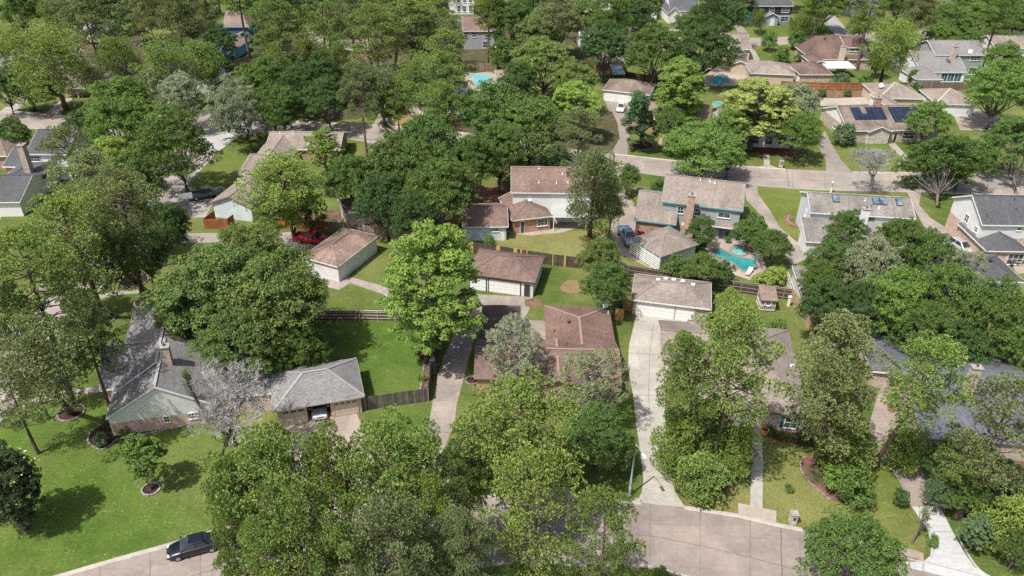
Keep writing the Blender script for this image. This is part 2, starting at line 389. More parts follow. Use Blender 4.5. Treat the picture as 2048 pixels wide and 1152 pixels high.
joints([[(867, 800), (917, 803)], [(856, 862), (908, 866)], [(884, 722), (938, 730)], [(1000, 590), (960, 650)], [(1030, 592), (1005, 640)]], .021)
sheet('driveway', [(571, 852), (640, 840), (713, 826), (735, 880), (770, 1002), (598, 1024), (585, 950)], concrete((.47, .39, .34), .22), .016)
joints([[(617, 843), (617, 900), (625, 1000)], [(669, 833), (670, 890), (690, 1000)], [(583, 900), (738, 890)]], .021)
sheet('driveway', [(1745, 905), (1738, 850), (1752, 800), (1765, 768), (1785, 775), (1797, 800), (1803, 835), (1830, 900), (1852, 960), (1880, 1013), (1823, 1013), (1800, 966), (1776, 925)], concrete((.40, .33, .29), .4), .016)
sheet('driveway', [(1823, 1013), (1880, 1013), (1905, 1063), (1930, 1108), (1950, 1135), (1992, 1162), (1930, 1162), (1810, 1134), (1812, 1124), (1846, 1124), (1860, 1112), (1862, 1094), (1856, 1062), (1845, 1045)], concrete(NEWC, .1), .02)
joints([[(1866, 1064), (1904, 1063)], [(1849, 1124), (1990, 1160)], [(1847, 1124), (1846, 1145)]], .025)
kerb([(1846, 1124), (1858, 1116), (1862, 1096), (1856, 1062)], concrete(NEWC, .1), .22, .1, -1)
kerb([(2000, 1166), (1960, 1143), (1936, 1113), (1912, 1070)], concrete(NEWC, .1), .22, .1, -1)
sheet('path', [(1497, 846), (1519, 846), (1524, 880), (1526, 925), (1525, 1018), (1500, 1014), (1501, 960), (1504, 920)], concrete((.48, .45, .42), .2), .016)
sheet('path', [(1476, 1006), (1553, 1022), (1552, 1046), (1477, 1029)], concrete((.5, .44, .38), .2), .02)
sheet('path', [(40, 802), (120, 783), (204, 772), (206, 783), (120, 795), (46, 814)], concrete((.44, .40, .35), .25), .016)
sheet('path', [(160, 606), (185, 592), (230, 582), (286, 579), (286, 586), (230, 590), (190, 601), (170, 612)], concrete((.44, .40, .35), .25), .016)
sheet('path', [(1108, 880), (1120, 880), (1118, 975), (1148, 976), (1147, 990), (1082, 989), (1082, 974), (1106, 975)], concrete(PALE, .2), .016)
sheet('path', [(618, 550), (640, 546), (674, 558), (692, 552), (715, 558), (752, 568), (785, 580), (806, 598), (832, 614), (860, 628), (850, 636), (815, 622), (790, 606), (765, 588), (735, 578), (700, 566), (678, 580), (650, 573), (622, 562)], concrete((.47, .39, .35), .3, .25), .016)
sheet('driveway', [(352, 468), (420, 466), (480, 468), (560, 466), (600, 462), (650, 468), (660, 492), (604, 505), (560, 492), (480, 484), (420, 485), (345, 486)], concrete(PALE, .2), .016)
sheet('driveway', [(372, 376), (420, 384), (428, 405), (411, 434), (372, 436), (318, 438), (322, 432), (358, 384)], concrete((.5, .45, .41), .25), .016)
sheet('driveway', [(1232, 340), (1262, 345), (1247, 370), (1252, 390), (1274, 412), (1272, 445), (1290, 480), (1330, 530), (1325, 548), (1240, 507), (1222, 465), (1224, 430), (1236, 400), (1240, 370)], concrete((.44, .37, .32), .38), .016)
sheet('driveway', [(1488, 364), (1514, 371), (1516, 388), (1540, 421), (1558, 452), (1582, 475), (1610, 496), (1620, 512), (1585, 532), (1571, 509), (1545, 470), (1527, 436), (1493, 400)], concrete((.42, .36, .32), .35), .016)
sheet('driveway', [(1814, 383), (1842, 385), (1838, 410), (1860, 435), (1905, 464), (1945, 494), (1945, 512), (1896, 508), (1876, 474), (1847, 452), (1826, 413)], concrete((.43, .37, .33), .35), .016)
sheet('driveway', [(1652, 344), (1652, 322), (1640, 300), (1630, 280), (1650, 262), (1664, 290), (1682, 320), (1706, 346)], concrete(OLDC, .2), .016)
sheet('path', [(1776, 288), (1790, 286), (1826, 325), (1818, 330)], concrete(PALE, .2), .016)
sheet('path', [(1524, 284), (1536, 284), (1540, 330), (1556, 336), (1515, 334), (1528, 330)], concrete(PALE, .3), .016)
sheet('path', [(1326, 268), (1336, 266), (1322, 290), (1312, 292)], concrete((.5, .36, .28), .2), .016)
sheet('driveway', [(1208, 196), (1258, 204), (1262, 236), (1254, 320), (1228, 318), (1224, 240)], concrete(OLDC, .2), .016)
sheet('driveway', [(745, 252), (762, 220), (775, 195), (790, 196), (792, 220), (783, 254)], concrete(OLDC, .2), .016)
sheet('driveway', [(672, 275), (760, 281), (756, 300), (744, 330), (730, 330), (745, 296), (733, 284)], concrete((.47, .4, .36), .2), .016)
sheet('driveway', [(0, 222), (52, 187), (78, 176), (88, 178), (62, 196), (30, 226)], concrete((.46, .4, .35), .2), .02)
sheet('path', [(88, 228), (128, 196), (146, 196), (118, 234)], concrete((.46, .38, .33), .2), .016)
sheet('pavement', [(0, 372), (30, 362), (56, 385), (20, 400), (0, 440), (-40, 440), (-40, 380)], concrete((.44, .38, .34), .3), .012)
sheet('patio', [(1010, 455), (1043, 441), (1180, 432), (1180, 448), (1125, 465), (1060, 471), (1018, 466)], concrete((.47, .41, .35), .2), .02)
sheet('patio', [(1405, 497), (1425, 478), (1460, 470), (1500, 478), (1525, 510), (1532, 540), (1500, 560), (1470, 550), (1440, 535), (1410, 515)], concrete((.5, .41, .35), .2), .016)
sheet('patio', [(925, 142), (965, 140), (992, 148), (988, 170), (975, 182), (950, 182), (930, 165)], concrete((.48, .42, .36), .2), .016)
sheet('patio', [(1640, 200), (1660, 192), (1740, 195), (1752, 208), (1640, 212)], concrete((.52, .46, .4), .2), .016)
sheet('patio', [(1868, 158), (1940, 158), (1945, 174), (1868, 174)], concrete((.52, .46, .4), .2), .016)
sheet('patio', [(1405, 140), (1470, 125), (1500, 150), (1470, 172), (1410, 172)], concrete((.5, .42, .36), .2), .016)
sheet('patio', [(2020, 525), (2060, 515), (2060, 545), (2035, 548)], concrete((.5, .41, .33), .2), .016)
sheet('patio', [(1900, 215), (1960, 218), (2000, 235), (1980, 262), (1920, 260)], concrete((.44, .37, .31), .3), .016)
# road joints and cracks
joints([[(1233, 998), (1234, 1020), (1236, 1064)], [(1562, 1050), (1563, 1120), (1564, 1180)]], .024, .08, jag=1.2); joints([[(1573, 338), (1577, 376)]], .024, .1, jag=.9)
def roadjoints(up, low, n, z, lanes=(.5,), x0=-300, x1=2300, seed=1):
    R_ = random.Random(seed); m = MB()
    def at(pl, t):
        x = x0+(x1-x0)*t
        for a, b in zip(pl[:-1], pl[1:]):
            if a[0] <= x <= b[0] or b is pl[-1]: k = (x-a[0])/(b[0]-a[0]); return (x, a[1]+(b[1]-a[1])*k)
        return pl[0]
    rows = [(at(up, i/n), at(low, i/n)) for i in range(n+1)]
    for a, b in rows:
        if R_.random() < .12: continue
        k = 6; pts = [(a[0]+(b[0]-a[0])*t/k+R_.uniform(-.5, .5), a[1]+(b[1]-a[1])*t/k) for t in range(k+1)]
        for p, q in zip(pts[:-1], pts[1:]): strip(m, p, q, R_.choice((.03, .04, .07)), z)
    for f in lanes:
        for (a, b), (c, d) in zip(rows[:-1], rows[1:]): strip(m, (a[0]+(b[0]-a[0])*f, a[1]+(b[1]-a[1])*f), (c[0]+(d[0]-c[0])*f, c[1]+(d[1]-c[1])*f), .05, z)
    return structure('pavement_joint', m, plain((.13, .11, .095), .95))
roadjoints(near_up, near_low, 26, .019); roadjoints(r2_up, r2_low, 40, .019, seed=2)
# beds and bare earth
MULCH = soil((.06, .036, .028), (.025, .017, .014)); RED = soil((.17, .07, .045), (.07, .035, .025)); DIRT = soil((.20, .13, .085), (.09, .065, .035)); LITTER = soil((.10, .085, .05), (.045, .05, .025))
def bed(px, mat=MULCH, sm=3, z=.026): return sheet('planting_bed', px, mat, z, sm)
bed([(176, 882), (184, 862), (212, 848), (240, 856), (300, 848), (400, 832), (402, 847), (330, 862), (250, 878), (222, 891), (196, 900)])
bed([(1530, 842), (1560, 848), (1620, 856), (1628, 888), (1600, 892), (1560, 884), (1534, 870)], soil((.22, .085, .045), (.09, .04, .03)))
bed([(1600, 925), (1612, 914), (1632, 912), (1650, 940), (1700, 975), (1690, 1000), (1660, 1000), (1620, 968), (1602, 946)], soil((.2, .1, .08), (.1, .06, .05)))
bed([(1346, 960), (1352, 925), (1372, 915), (1420, 912), (1460, 900), (1475, 930), (1462, 975), (1420, 985), (1370, 980)], RED)
bed([(835, 700), (845, 690), (868, 690), (857, 780), (840, 782), (852, 745)], soil((.16, .11, .09), (.06, .04, .03)))
bed([(1566, 432), (1578, 426), (1590, 440), (1602, 448), (1590, 456), (1572, 448)], DIRT)
bed([(1478, 296), (1500, 288), (1540, 286), (1576, 290), (1600, 300), (1580, 316), (1540, 308), (1500, 306)], RED)
bed([(790, 250), (800, 228), (838, 216), (862, 224), (846, 246), (815, 256)], soil((.3, .19, .10), (.16, .12, .06)))
bed([(870, 400), (920, 380), (1010, 372), (1020, 410), (940, 425), (880, 428)], soil((.27, .15, .09), (.12, .07, .05)))
bed([(600, 425), (660, 420), (760, 430), (860, 432), (910, 436), (922, 470), (918, 497), (820, 480), (720, 466), (655, 460), (600, 452)], soil((.17, .11, .07), (.06, .05, .03)))
bed([(960, 430), (1015, 405), (1022, 440), (960, 440)], DIRT)
bed([(1050, 600), (1070, 598), (1088, 606), (1072, 616), (1052, 612)], DIRT)
bed([(1120, 575), (1140, 560), (1172, 568), (1168, 584), (1136, 586)], soil((.24, .15, .09), (.15, .12, .06)))
bed([(1670, 660), (1700, 640), (1800, 670), (1900, 680), (1990, 700), (2048, 720), (2048, 742), (1930, 738), (1800, 700), (1720, 680)], LITTER)
bed([(1640, 172), (1800, 176), (1800, 186), (1750, 192), (1640, 196)], DIRT)
bed([(1880, 900), (1960, 880), (2048, 900), (2100, 960), (2000, 980), (1900, 940)], soil((.17, .10, .06), (.06, .05, .03)))
bed([(560, 168), (700, 165), (760, 180), (740, 232), (640, 238), (560, 228)], LITTER)
bed([(-40, 90), (200, 80), (420, 60), (600, 50), (600, 120), (420, 160), (200, 150), (-40, 150)], LITTER)
bed([(760, 60), (1180, 40), (1180, 130), (1000, 140), (760, 160)], LITTER)
bed([(1180, 230), (1225, 225), (1225, 300), (1050, 282), (900, 258), (900, 210), (1100, 220)], LITTER)
# dry or lush lawn patches
def lawn(px, col, dry, sm=3, z=.006): return sheet('lawn', px, grass(col, dry), z, sm)
lawn([(-60, 900), (60, 750), (200, 800), (420, 850), (560, 880), (580, 1020), (354, 1080), (110, 1150), (-80, 1200)], (.064, .118, .02), .3)
lawn([(1530, 900), (1640, 900), (1740, 910), (1820, 1000), (1850, 1100), (1760, 1090), (1560, 1046), (1530, 1010)], (.105, .135, .034), .5)
lawn([(1020, 470), (1120, 465), (1200, 460), (1215, 500), (1165, 530), (990, 492)], (.145, .15, .055), .6)
lawn([(1515, 374), (1680, 382), (1610, 400), (1600, 440), (1615, 490), (1560, 450), (1530, 405)], (.09, .13, .025), .25)
lawn([(670, 276), (735, 284), (722, 310), (660, 330)], (.095, .135, .03), .35)
lawn([(380, 375), (435, 310), (500, 285), (510, 300), (470, 340), (430, 390)], (.085, .13, .025), .25)
lawn([(690, 660), (860, 650), (850, 780), (740, 792)], (.062, .118, .02), .2)
lawn([(730, 828), (862, 806), (846, 900), (830, 930), (770, 870)], (.06, .115, .02), .2)
lawn([(1376, 1010), (1368, 985), (1500, 990), (1498, 1012), (1474, 1008), (1474, 1026), (1380, 1013)], (.125, .135, .045), .5)
lawn([(1700, 275), (1770, 283), (1810, 325), (1800, 342), (1712, 342), (1680, 300)], (.08, .125, .026), .35)
# ---------------- buildings ----------------
WHITE = (.72, .72, .70)
class House:
    def __init__(s, name, label, cat='house', at=None, group=None):
        x, y = P2(*at); s.root = thing(name, label, cat, (x, y, 0), group); s.k = 0; s.blocks = []
    def block(s, A, B, depth=None, ze=2.6, ridge=None, pitch=.42, axis='x', hip=(0, 0), roof=None, wall=None, wall2=None, split=9, over=.32,
              trim=WHITE, far=None, openings=(), cap=None, shed=False, floor=0.0, gablewall=None):
        ze = ze + s.k*.004; s.k += 1
        a = P(*A, ze); b = P(*B, ze); ex = (b-a); ex.z = 0; L = ex.length; ex.normalize(); ey = Vector((-ex.y, ex.x, 0))
        if ridge is not None and axis == 'x':
            lo, hi = .5, 25
            for _ in range(40):
                h = (lo+hi)/2; q = (a+b)/2+ey*h+Vector((0, 0, pitch*h))
                if proj(q)[1] > ridge: lo = h
                else: hi = h
            depth = 2*h if not shed else h
        elif far is not None:
            depth = (P(*far, ze)-a).dot(ey)
        D = depth
        k = Bk(); k.a = a; k.ex = ex; k.ey = ey; k.L = L; k.D = D; k.ze = ze; k.p = pitch; k.axis = axis; k.hip = hip; k.over = over; k.shed = shed
        s.blocks.append(k)
        W = lambda x, y, z: a+ex*x+ey*y+Vector((0, 0, z-ze))
        def hf(x, y):
            if shed: return ze+pitch*y
            if axis == 'x': c = [y, D-y]; e = ((x, hip[0]), (L-x, hip[1]))
            else: c = [x, L-x]; e = ((y, hip[0]), (D-y, hip[1]))
            for d, hh in e:
                if hh > 0: c.append(d/hh)
            return ze+pitch*max(0, min(c))
        k.hf = hf; k.W = W
        # roof top faces
        half = (D if axis == 'x' else L)/2; long_ = L if axis == 'x' else D
        i0 = min(hip[0]*half, long_/2-.01); i1 = min(hip[1]*half, long_/2-.01)
        if axis == 'x': T = lambda u, v: (u, v)
        else: T = lambda u, v: (v, u)
        zr = ze+pitch*half
        def R3(u, v, z): x, y = T(u, v); return W(x, y, z)
        lw = long_; ww = 2*half; tf = []
        if shed:
            tf = [[W(0, 0, ze), W(L, 0, ze), W(L, D, ze+pitch*D), W(0, D, ze+pitch*D)]]
            rim = [(0, 0), (L, 0), (L, D), (0, D)]; rz = [ze, ze, ze+pitch*D, ze+pitch*D]
        else:
            r0 = R3(i0, half, zr); r1 = R3(lw-i1, half, zr)
            c = [R3(0, 0, ze), R3(lw, 0, ze), R3(lw, ww, ze), R3(0, ww, ze)]
            tf = [[c[0], c[1], r1, r0], [c[2], c[3], r0, r1]]
            if i0 > 0: tf.append([c[3], c[0], r0])
            if i1 > 0: tf.append([c[1], c[2], r1])
            if axis == 'y': tf = [list(reversed(f)) for f in tf]
        up = MB(); th = Vector((0, 0, -.14))
        for f in tf:
            up.poly(f); up.poly([p+th for p in reversed(f)], 1)
        # outline edges: horizontal eaves and sloping rakes
        if shed: loop = tf[0]
        else:
            loop = [c[0], c[1]]+([r1] if i1 == 0 else [])+[c[2], c[3]]+([r0] if i0 == 0 else [])
            if axis == 'y': loop = list(reversed(loop))
        n = len(loop)
        for i in range(n):
            p, q = loop[i], loop[(i+1) % n]; up.poly([p, p+th, q+th, q], 1)
        rf = up.build('roof', [roof, plain(trim)], s.root)
        fa = MB(); cen = sum(loop, Vector())/n
        for i in range(n):
            p, q = loop[i], loop[(i+1) % n]; d = (q-p).normalized(); o = d.cross(Vector((0, 0, 1))).normalized()
            if o.dot((p+q)/2-cen) < 0: o = -o
            fa.bar(p+o*.015-d*.01+Vector((0, 0, -.08)), q+o*.015+d*.01+Vector((0, 0, -.08)), .03, .19)
        fa.build('fascia', plain(trim), rf)
        if not shed:
            cm = MB(); capm = cap if cap else roof
            lines = [(r0, r1)]+([(c[0], r0), (c[3], r0)] if i0 > 0 else [])+([(c[1], r1), (c[2], r1)] if i1 > 0 else [])
            for p, q in lines: cm.bar(p+Vector((0, 0, .015)), q+Vector((0, 0, .016)), .3, .035)
            cm.build('ridge_cap', capm, rf)
            k.r0, k.r1 = r0, r1
        k.roof = rf
        if wall is None: return k
        o = over; wm = MB(); gz = .12
        sides = {'F': ((o, o), (L-o, o)), 'R': ((L-o, o), (L-o, D-o)), 'K': ((L-o, D-o), (o, D-o)), 'L': ((o, D-o), (o, o))}
        for nm, (p, q) in sides.items():
            ln = math.hypot(q[0]-p[0], q[1]-p[1]); ts = [0, 1]
            gable = (not shed) and ((axis == 'x' and nm in 'RL' and (hip[1] if nm == 'R' else hip[0]) == 0) or (axis == 'y' and nm in 'FK' and (hip[0] if nm == 'F' else hip[1]) == 0))
            if gable: ts = [0, .5, 1]
            top = [(p[0]+(q[0]-p[0])*t, p[1]+(q[1]-p[1])*t) for t in ts]
            ops = [op for op in openings if op[0] == nm]
            zsp = min(split, ze)
            def vert(u, z): x = p[0]+(q[0]-p[0])*u/ln; y = p[1]+(q[1]-p[1])*u/ln; return W(x, y, z)
            if ops:
                cur = 0; zt = ze
                for (_, u0, u1, z1) in sorted(ops, key=lambda t: t[1]):
                    wm.poly([vert(cur, floor), vert(u0, floor), vert(u0, zt), vert(cur, zt)]); wm.poly([vert(u0, z1), vert(u1, z1), vert(u1, zt), vert(u0, zt)]); cur = u1
                wm.poly([vert(cur, floor), vert(ln, floor), vert(ln, zt), vert(cur, zt)])
                if gable: wm.poly([vert(0, zt), vert(ln, zt)]+[W(x, y, hf(x, y)-gz) for x, y in reversed(top)], 1 if wall2 else 0)
            else:
                tops = [W(x, y, hf(x, y)-gz) for x, y in reversed(top)]
                if wall2:
                    zs = split
                    wm.poly([vert(0, floor), vert(ln, floor), vert(ln, zs), vert(0, zs)], 0)
                    wm.poly([vert(0, zs), vert(ln, zs)]+tops, 1)
                else: wm.poly([vert(0, floor), vert(ln, floor)]+tops, 0)
        if openings:
            wm.poly([W(o, o, .03), W(L-o, o, .03), W(L-o, D-o, .03), W(o, D-o, .03)])
        wm.build('wall', [wall]+([wall2] if wall2 else []), s.root)
        k.sides = sides
        return k
    def onwall(s, k, side, px, py, proud=0):
        p, q = k.sides[side]; A = k.W(p[0], p[1], 0); B = k.W(q[0], q[1], 0); d = (B-A).normalized(); nrm = d.cross(Vector((0, 0, 1)))
        r = ray(px, py); t = (A-CAMP).dot(nrm)/r.dot(nrm); h = CAMP+r*t
        return (h-A).dot(d), h.z, A, d, nrm
    def opening_rect(s, k, side, p1, p2, z=None):
        u0, za, A, d, n = s.onwall(k, side, *p1); u1, zb, *_ = s.onwall(k, side, *p2)
        if u0 > u1: u0, u1 = u1, u0
        z0, z1 = (min(za, zb), max(za, zb)) if z is None else z
        p, q = k.sides[side]; ln = math.hypot(q[0]-p[0], q[1]-p[1])
        u0 = max(.08, min(u0, ln-.5)); u1 = min(ln-.08, max(u1, u0+.35))
        return u0, u1, z0, z1, A, d, n
    def window(s, k, side, p1, p2, z=None, frame=WHITE, cols=2, rows=2, pane=None, shutters=None):
        u0, u1, z0, z1, A, d, n = s.opening_rect(k, side, p1, p2, z); Z = Vector((0, 0, 1)); w = .07; m = MB()
        pt = lambda u, z, o=.03: A+d*u+n*o+Z*z
        m.bar(pt(u0, z0), pt(u1, z0), .1, w); m.bar(pt(u0, z1), pt(u1, z1), .1, w)
        for i in range(cols+1):
            u = u0+(u1-u0)*i/cols; ww = w if i in (0, cols) else .035
            m.box(pt(u, (z0+z1)/2, .028), (ww, .085, z1-z0), d, Z)
        for j in range(1, rows):
            z = z0+(z1-z0)*j/rows; m.bar(pt(u0, z, .024), pt(u1, z, .024), .07, .035)
        m.bar(pt(u0-.06, z0-.05, .05), pt(u1+.06, z0-.05, .05), .16, .05)
        f = m.build('window', plain(frame), s.root)
        g_ = MB(); g_.box(pt((u0+u1)/2, (z0+z1)/2, .012), (u1-u0-.03, .024, z1-z0-.03), d, Z); g_.build('pane', pane or glass(), f)
        if shutters:
            for u in (u0-.24, u1+.24):
                q = MB(); q.box(pt(u, (z0+z1)/2, .03), (.34, .05, z1-z0+.05), d, Z)
                for j in range(6): q.box(pt(u, z0+(z1-z0)*(j+.5)/6, .06), (.28, .02, .05), d, Z)
                q.build('shutter', plain(shutters), s.root)
        return f
    def door(s, k, side, p1, p2, z=(0, 2.05), col=WHITE, frame=WHITE, glassy=False):
        u0, u1, z0, z1, A, d, n = s.opening_rect(k, side, p1, p2, z); Z = Vector((0, 0, 1)); m = MB()
        pt = lambda u, z, o=.03: A+d*u+n*o+Z*z
        for u in (u0-.04, u1+.04): m.box(pt(u, (z0+z1)/2, .03), (.08, .1, z1-z0), d, Z)
        m.bar(pt(u0-.08, z1+.04), pt(u1+.08, z1+.04), .1, .08); f = m.build('door_frame', plain(frame), s.root)
        q = MB(); q.box(pt((u0+u1)/2, (z0+z1)/2, .015), (u1-u0, .03, z1-z0), d, Z)
        if not glassy:
            for j in (.28, .72): q.box(pt((u0+u1)/2, z0+(z1-z0)*j, .034), ((u1-u0)*.6, .01, (z1-z0)*.3), d, Z)
        dd = q.build('door', glass((.04, .05, .06)) if glassy else plain(col), s.root)
        h = MB(); h.box(pt(u0+.12, z0+1.0, .06), (.05, .06, .12), d, Z); h.build('handle', plain((.5, .45, .3), .3, 1.0), dd)
    def garage_door(s, k, side, p1, p2, z=(0, 2.13), col=WHITE, lights=False, trim=WHITE):
        u0, u1, z0, z1, A, d, n = s.opening_rect(k, side, p1, p2, z); Z = Vector((0, 0, 1)); m = MB()
        pt = lambda u, z, o=.03: A+d*u+n*o+Z*z
        m.box(pt((u0+u1)/2, (z0+z1)/2, .01), (u1-u0, .02, z1-z0), d, Z)
        R = 4; Cn = max(2, int((u1-u0)/.6))
        for j in range(R):
            zz = z0+(z1-z0)*(j+.5)/R; m.box(pt((u0+u1)/2, zz, .03), (u1-u0-.04, .02, (z1-z0)/R-.05), d, Z)
            for i in range(Cn):
                if lights and j == R-1: continue
                m.box(pt(u0+(u1-u0)*(i+.5)/Cn, zz, .046), ((u1-u0)/Cn-.12, .012, (z1-z0)/R-.17), d, Z)
        gd = m.build('garage_door', plain(col), s.root)
        if lights:
            for i in range(max(3, Cn)):
                q = MB(); c_ = max(3, Cn); q.box(pt(u0+(u1-u0)*(i+.5)/c_, z1-(z1-z0)/8, .05), ((u1-u0)/c_-.2, .012, .22), d, Z); q.build('window_light', glass((.02, .02, .025)), gd)
        fr = MB()
        for u in (u0-.06, u1+.06): fr.box(pt(u, (z0+z1)/2, .03), (.12, .08, z1-z0), d, Z)
        fr.bar(pt(u0-.12, z1+.06), pt(u1+.12, z1+.06), .08, .12); fr.build('door_frame', plain(trim), s.root)
    def onroof(s, k, px, py, back=False):
        """hit of the pixel's ray with the roof of block k (marching)"""
        r = ray(px, py); t = (k.ze+8-CAMH)/r.z
        for _ in range(4000):
            q = CAMP+r*t; x = (q-k.a).dot(k.ex); y = (q-k.a).dot(k.ey)
            if q.z <= k.hf(x, y) and -.3 < x < k.L+.3 and -.3 < y < k.D+.3: return q, x, y
            t += .02
            if q.z < 0: break
        q = k.W(k.L/2, k.D/4, k.hf(k.L/2, k.D/4)); return q, k.L/2, k.D/4
    def vents(s, k, pts, col=(.75, .75, .73), kind='pipe'):
        for px, py in pts:
            q, x, y = s.onroof(k, px, py); m = MB()
            if kind == 'pipe': m.cyl(q-Vector((0, 0, .1)), .06, .5, 8); m.cyl(q-Vector((0, 0, .05)), .15, .12, 8, r2=.08); nm = 'vent_pipe'
            elif kind == 'turtle': m.box(q+Vector((0, 0, .1)), (.4, .4, .16), k.ex); m.box(q+Vector((0, 0, .2)), (.5, .5, .05), k.ex); nm = 'roof_vent'
            else: m.cyl(q-Vector((0, 0, .1)), .14, .45, 10); m.cyl(q+Vector((0, 0, .35)), .26, .2, 10, r2=.1); nm = 'roof_vent'
            m.build(nm, plain(col), k.roof)
    def slopebox(s, k, name, mat, x0, x1, y0, y1, h=.12, frame=None):
        """flat box lying on the front slope (local x,y of block k)"""
        c1 = k.W(x0, y0, k.hf(x0, y0)); c2 = k.W(x1, y0, k.hf(x1, y0)); c3 = k.W(x1, y1, k.hf(x1, y1)); c4 = k.W(x0, y1, k.hf(x0, y1))
        nn = (c2-c1).cross(c4-c1).normalized(); m = MB()
        m.box((c1+c2+c3+c4)/4+nn*h/2, ((c2-c1).length, (c4-c1).length, h), (c2-c1), nn)
        o = m.build(name, mat, k.roof)
        return o
    def chimney(s, px, w=(1.0, .7), zt=6.5, z0=0, mat=None, ang=None, pots=1, base=None):
        v = P(*px, zt); e = s.blocks[0].ex; m = MB()
        m.box((v.x, v.y, (zt+z0)/2), (w[0], w[1], zt-z0), e); 
        if base: m.box((v.x, v.y, base/2), (w[0]*1.7, w[1]*1.15, base), e)
        c = m.build('chimney', mat or brick((.3, .16, .11)), s.root)
        q = MB(); q.box((v.x, v.y, zt+.06), (w[0]+.16, w[1]+.16, .12), e); q.build('cap', concrete((.45, .42, .38)), c)
        q = MB()
        for i in range(pots): q.cyl((v.x+(i-(pots-1)/2)*.35, v.y, zt+.1), .13, .38, 10)
        q.build('flue', plain((.12, .09, .08)), c)
    def dish(s, px, z, r=.45, pole=None):
        v = P(*px, z); m = MB(); n = 18; vs = [v+Vector((0, 0, 0))]; ax = Vector((-.5, -.62, .6)).normalized(); a = ax.cross(Vector((0, 0, 1))).normalized(); b = ax.cross(a)
        for ring, (rr, dd) in enumerate(((.5, .05), (1, .2))):
            for k in range(n): an = 2*math.pi*k/n; vs.append(v+(a*math.cos(an)+b*math.sin(an))*r*rr+ax*r*dd)
        fs = [(0, 1+k, 1+(k+1) % n) for k in range(n)]+[(1+k, 1+n+k, 1+n+(k+1) % n, 1+(k+1) % n) for k in range(n)]
        m.faces(vs, fs, 0, True); m.tube([v-Vector((0, 0, .9)), v-ax*.05], [.04, .04], 6); m.tube([v, v+ax*r*.9], [.02, .02], 5); m.box(v+ax*r*.9, (.1, .1, .1))
        m.build('satellite_dish', plain((.6, .62, .64), .4), s.root)
class Bk: pass
# ---------------- each building ----------------
GREY = (.20, .205, .215); DGREY = (.085, .092, .105); BRN = (.20, .165, .145); RBRN = (.178, .13, .118); TAUPE = (.235, .21, .195); DBRN = (.125, .095, .085); BLUEG = (.105, .118, .145)
sG, sD, sB, sR, sT, sDB, sBG = [shingle(c, k) for c, k in ((GREY, .16), (DGREY, .2), (BRN, .35), (RBRN, .32), (TAUPE, .28), (DBRN, .4), (BLUEG, .2))]
RBRICK = brick((.34, .16, .11)); PBRICK = brick((.48, .31, .25), (.5, .46, .42)); TBRICK = brick((.36, .29, .23), (.45, .42, .38)); ORBR = brick((.42, .17, .10))
WS = siding((.76, .76, .755)); LB = siding((.62, .69, .73)); GS = siding((.36, .38, .41)); CREAM = siding((.62, .58, .48), .25); WST = plain((.7, .7, .68), .8); TEAL = (.06, .32, .34)
TANW = plain((.48, .40, .31), .8); BEIGE = (.52, .43, .34)

# 1 corner house with grey roof
h = House('house', 'grey shingled corner house with white siding gable above a pink brick wall', 'house', (300, 800))
w = h.block((200, 781), (330, 764), ze=2.6, ridge=686, pitch=.62, axis='x', roof=sG, wall=PBRICK, cap=plain((.3, .305, .31)))
m_ = h.block((224, 787), (424, 760), depth=17, ze=2.75, pitch=.66, axis='y', roof=sG, wall=PBRICK, cap=plain((.3, .305, .31)), hip=(0, .6))
gq = h.block((211, 838), (430, 809), depth=9, ze=2.6, pitch=.62, axis='y', roof=sG, wall=PBRICK, wall2=siding((.76, .76, .77)), split=1.75, over=.18, cap=plain((.3, .305, .31)))
e_ = h.block((400, 800), (560, 785), depth=8, ze=2.5, pitch=.35, axis='x', roof=sG, wall=PBRICK)
h.window(gq, 'F', (322, 818), (337, 829), z=(.95, 1.75)); h.window(gq, 'F', (372, 810), (396, 826), z=(.95, 1.75), cols=3)
h.chimney((328, 693), (.95, .8), 7.7, 5.0, TBRICK, base=None); h.vents(m_, [(344, 652), (300, 745)]); h.vents(gq, [(287, 775)])
# 2 three car garage
h = House('garage', 'three door brick garage with grey hip roof and one door open', 'garage', (640, 790))
k = h.block((545, 823), (729, 792), far=(718, 715), ze=2.65, pitch=.5, roof=sG, wall=PBRICK, hip=(1, 1), over=.4, trim=(.4,.39,.37), cap=plain((.25, .25, .255)))
pxs = [((568, 848), (612, 840)), ((617, 840), (663, 831)), ((670, 830), (716, 822))]
u = h.opening_rect(k, 'F', *pxs[1], z=(0, 2.1))
# rebuild walls with the opening
for o in [o for o in h.root.children if o.name.startswith('wall') or o.name.startswith('roof')]:
    for c in list(o.children): bpy.data.objects.remove(c)
    bpy.data.objects.remove(o)
h.k = 0; h.blocks = []
k = h.block((545, 823), (729, 792), far=(718, 715), ze=2.65, pitch=.5, roof=sG, wall=PBRICK, hip=(1, 1), over=.4, trim=(.4,.39,.37), cap=plain((.25, .25, .255)), openings=[('F', u[0], u[1], 2.15)])
h.garage_door(k, 'F', *pxs[0], col=BEIGE, lights=True, trim=BEIGE); h.garage_door(k, 'F', *pxs[2], col=BEIGE, lights=True, trim=BEIGE)
GAR2 = (k, u)
# 3 white garage
h = House('garage', 'white walled garage with brown stained hip roof behind the winding garden path', 'garage', (680, 500))
k = h.block((603, 514), (676, 534), far=(757, 472), ze=2.7, pitch=.42, axis='y', roof=shingle((.225, .17, .15), .6), wall=WS, hip=(1, 1), over=.25)
h.door(k, 'F', (616, 538), (628, 541))
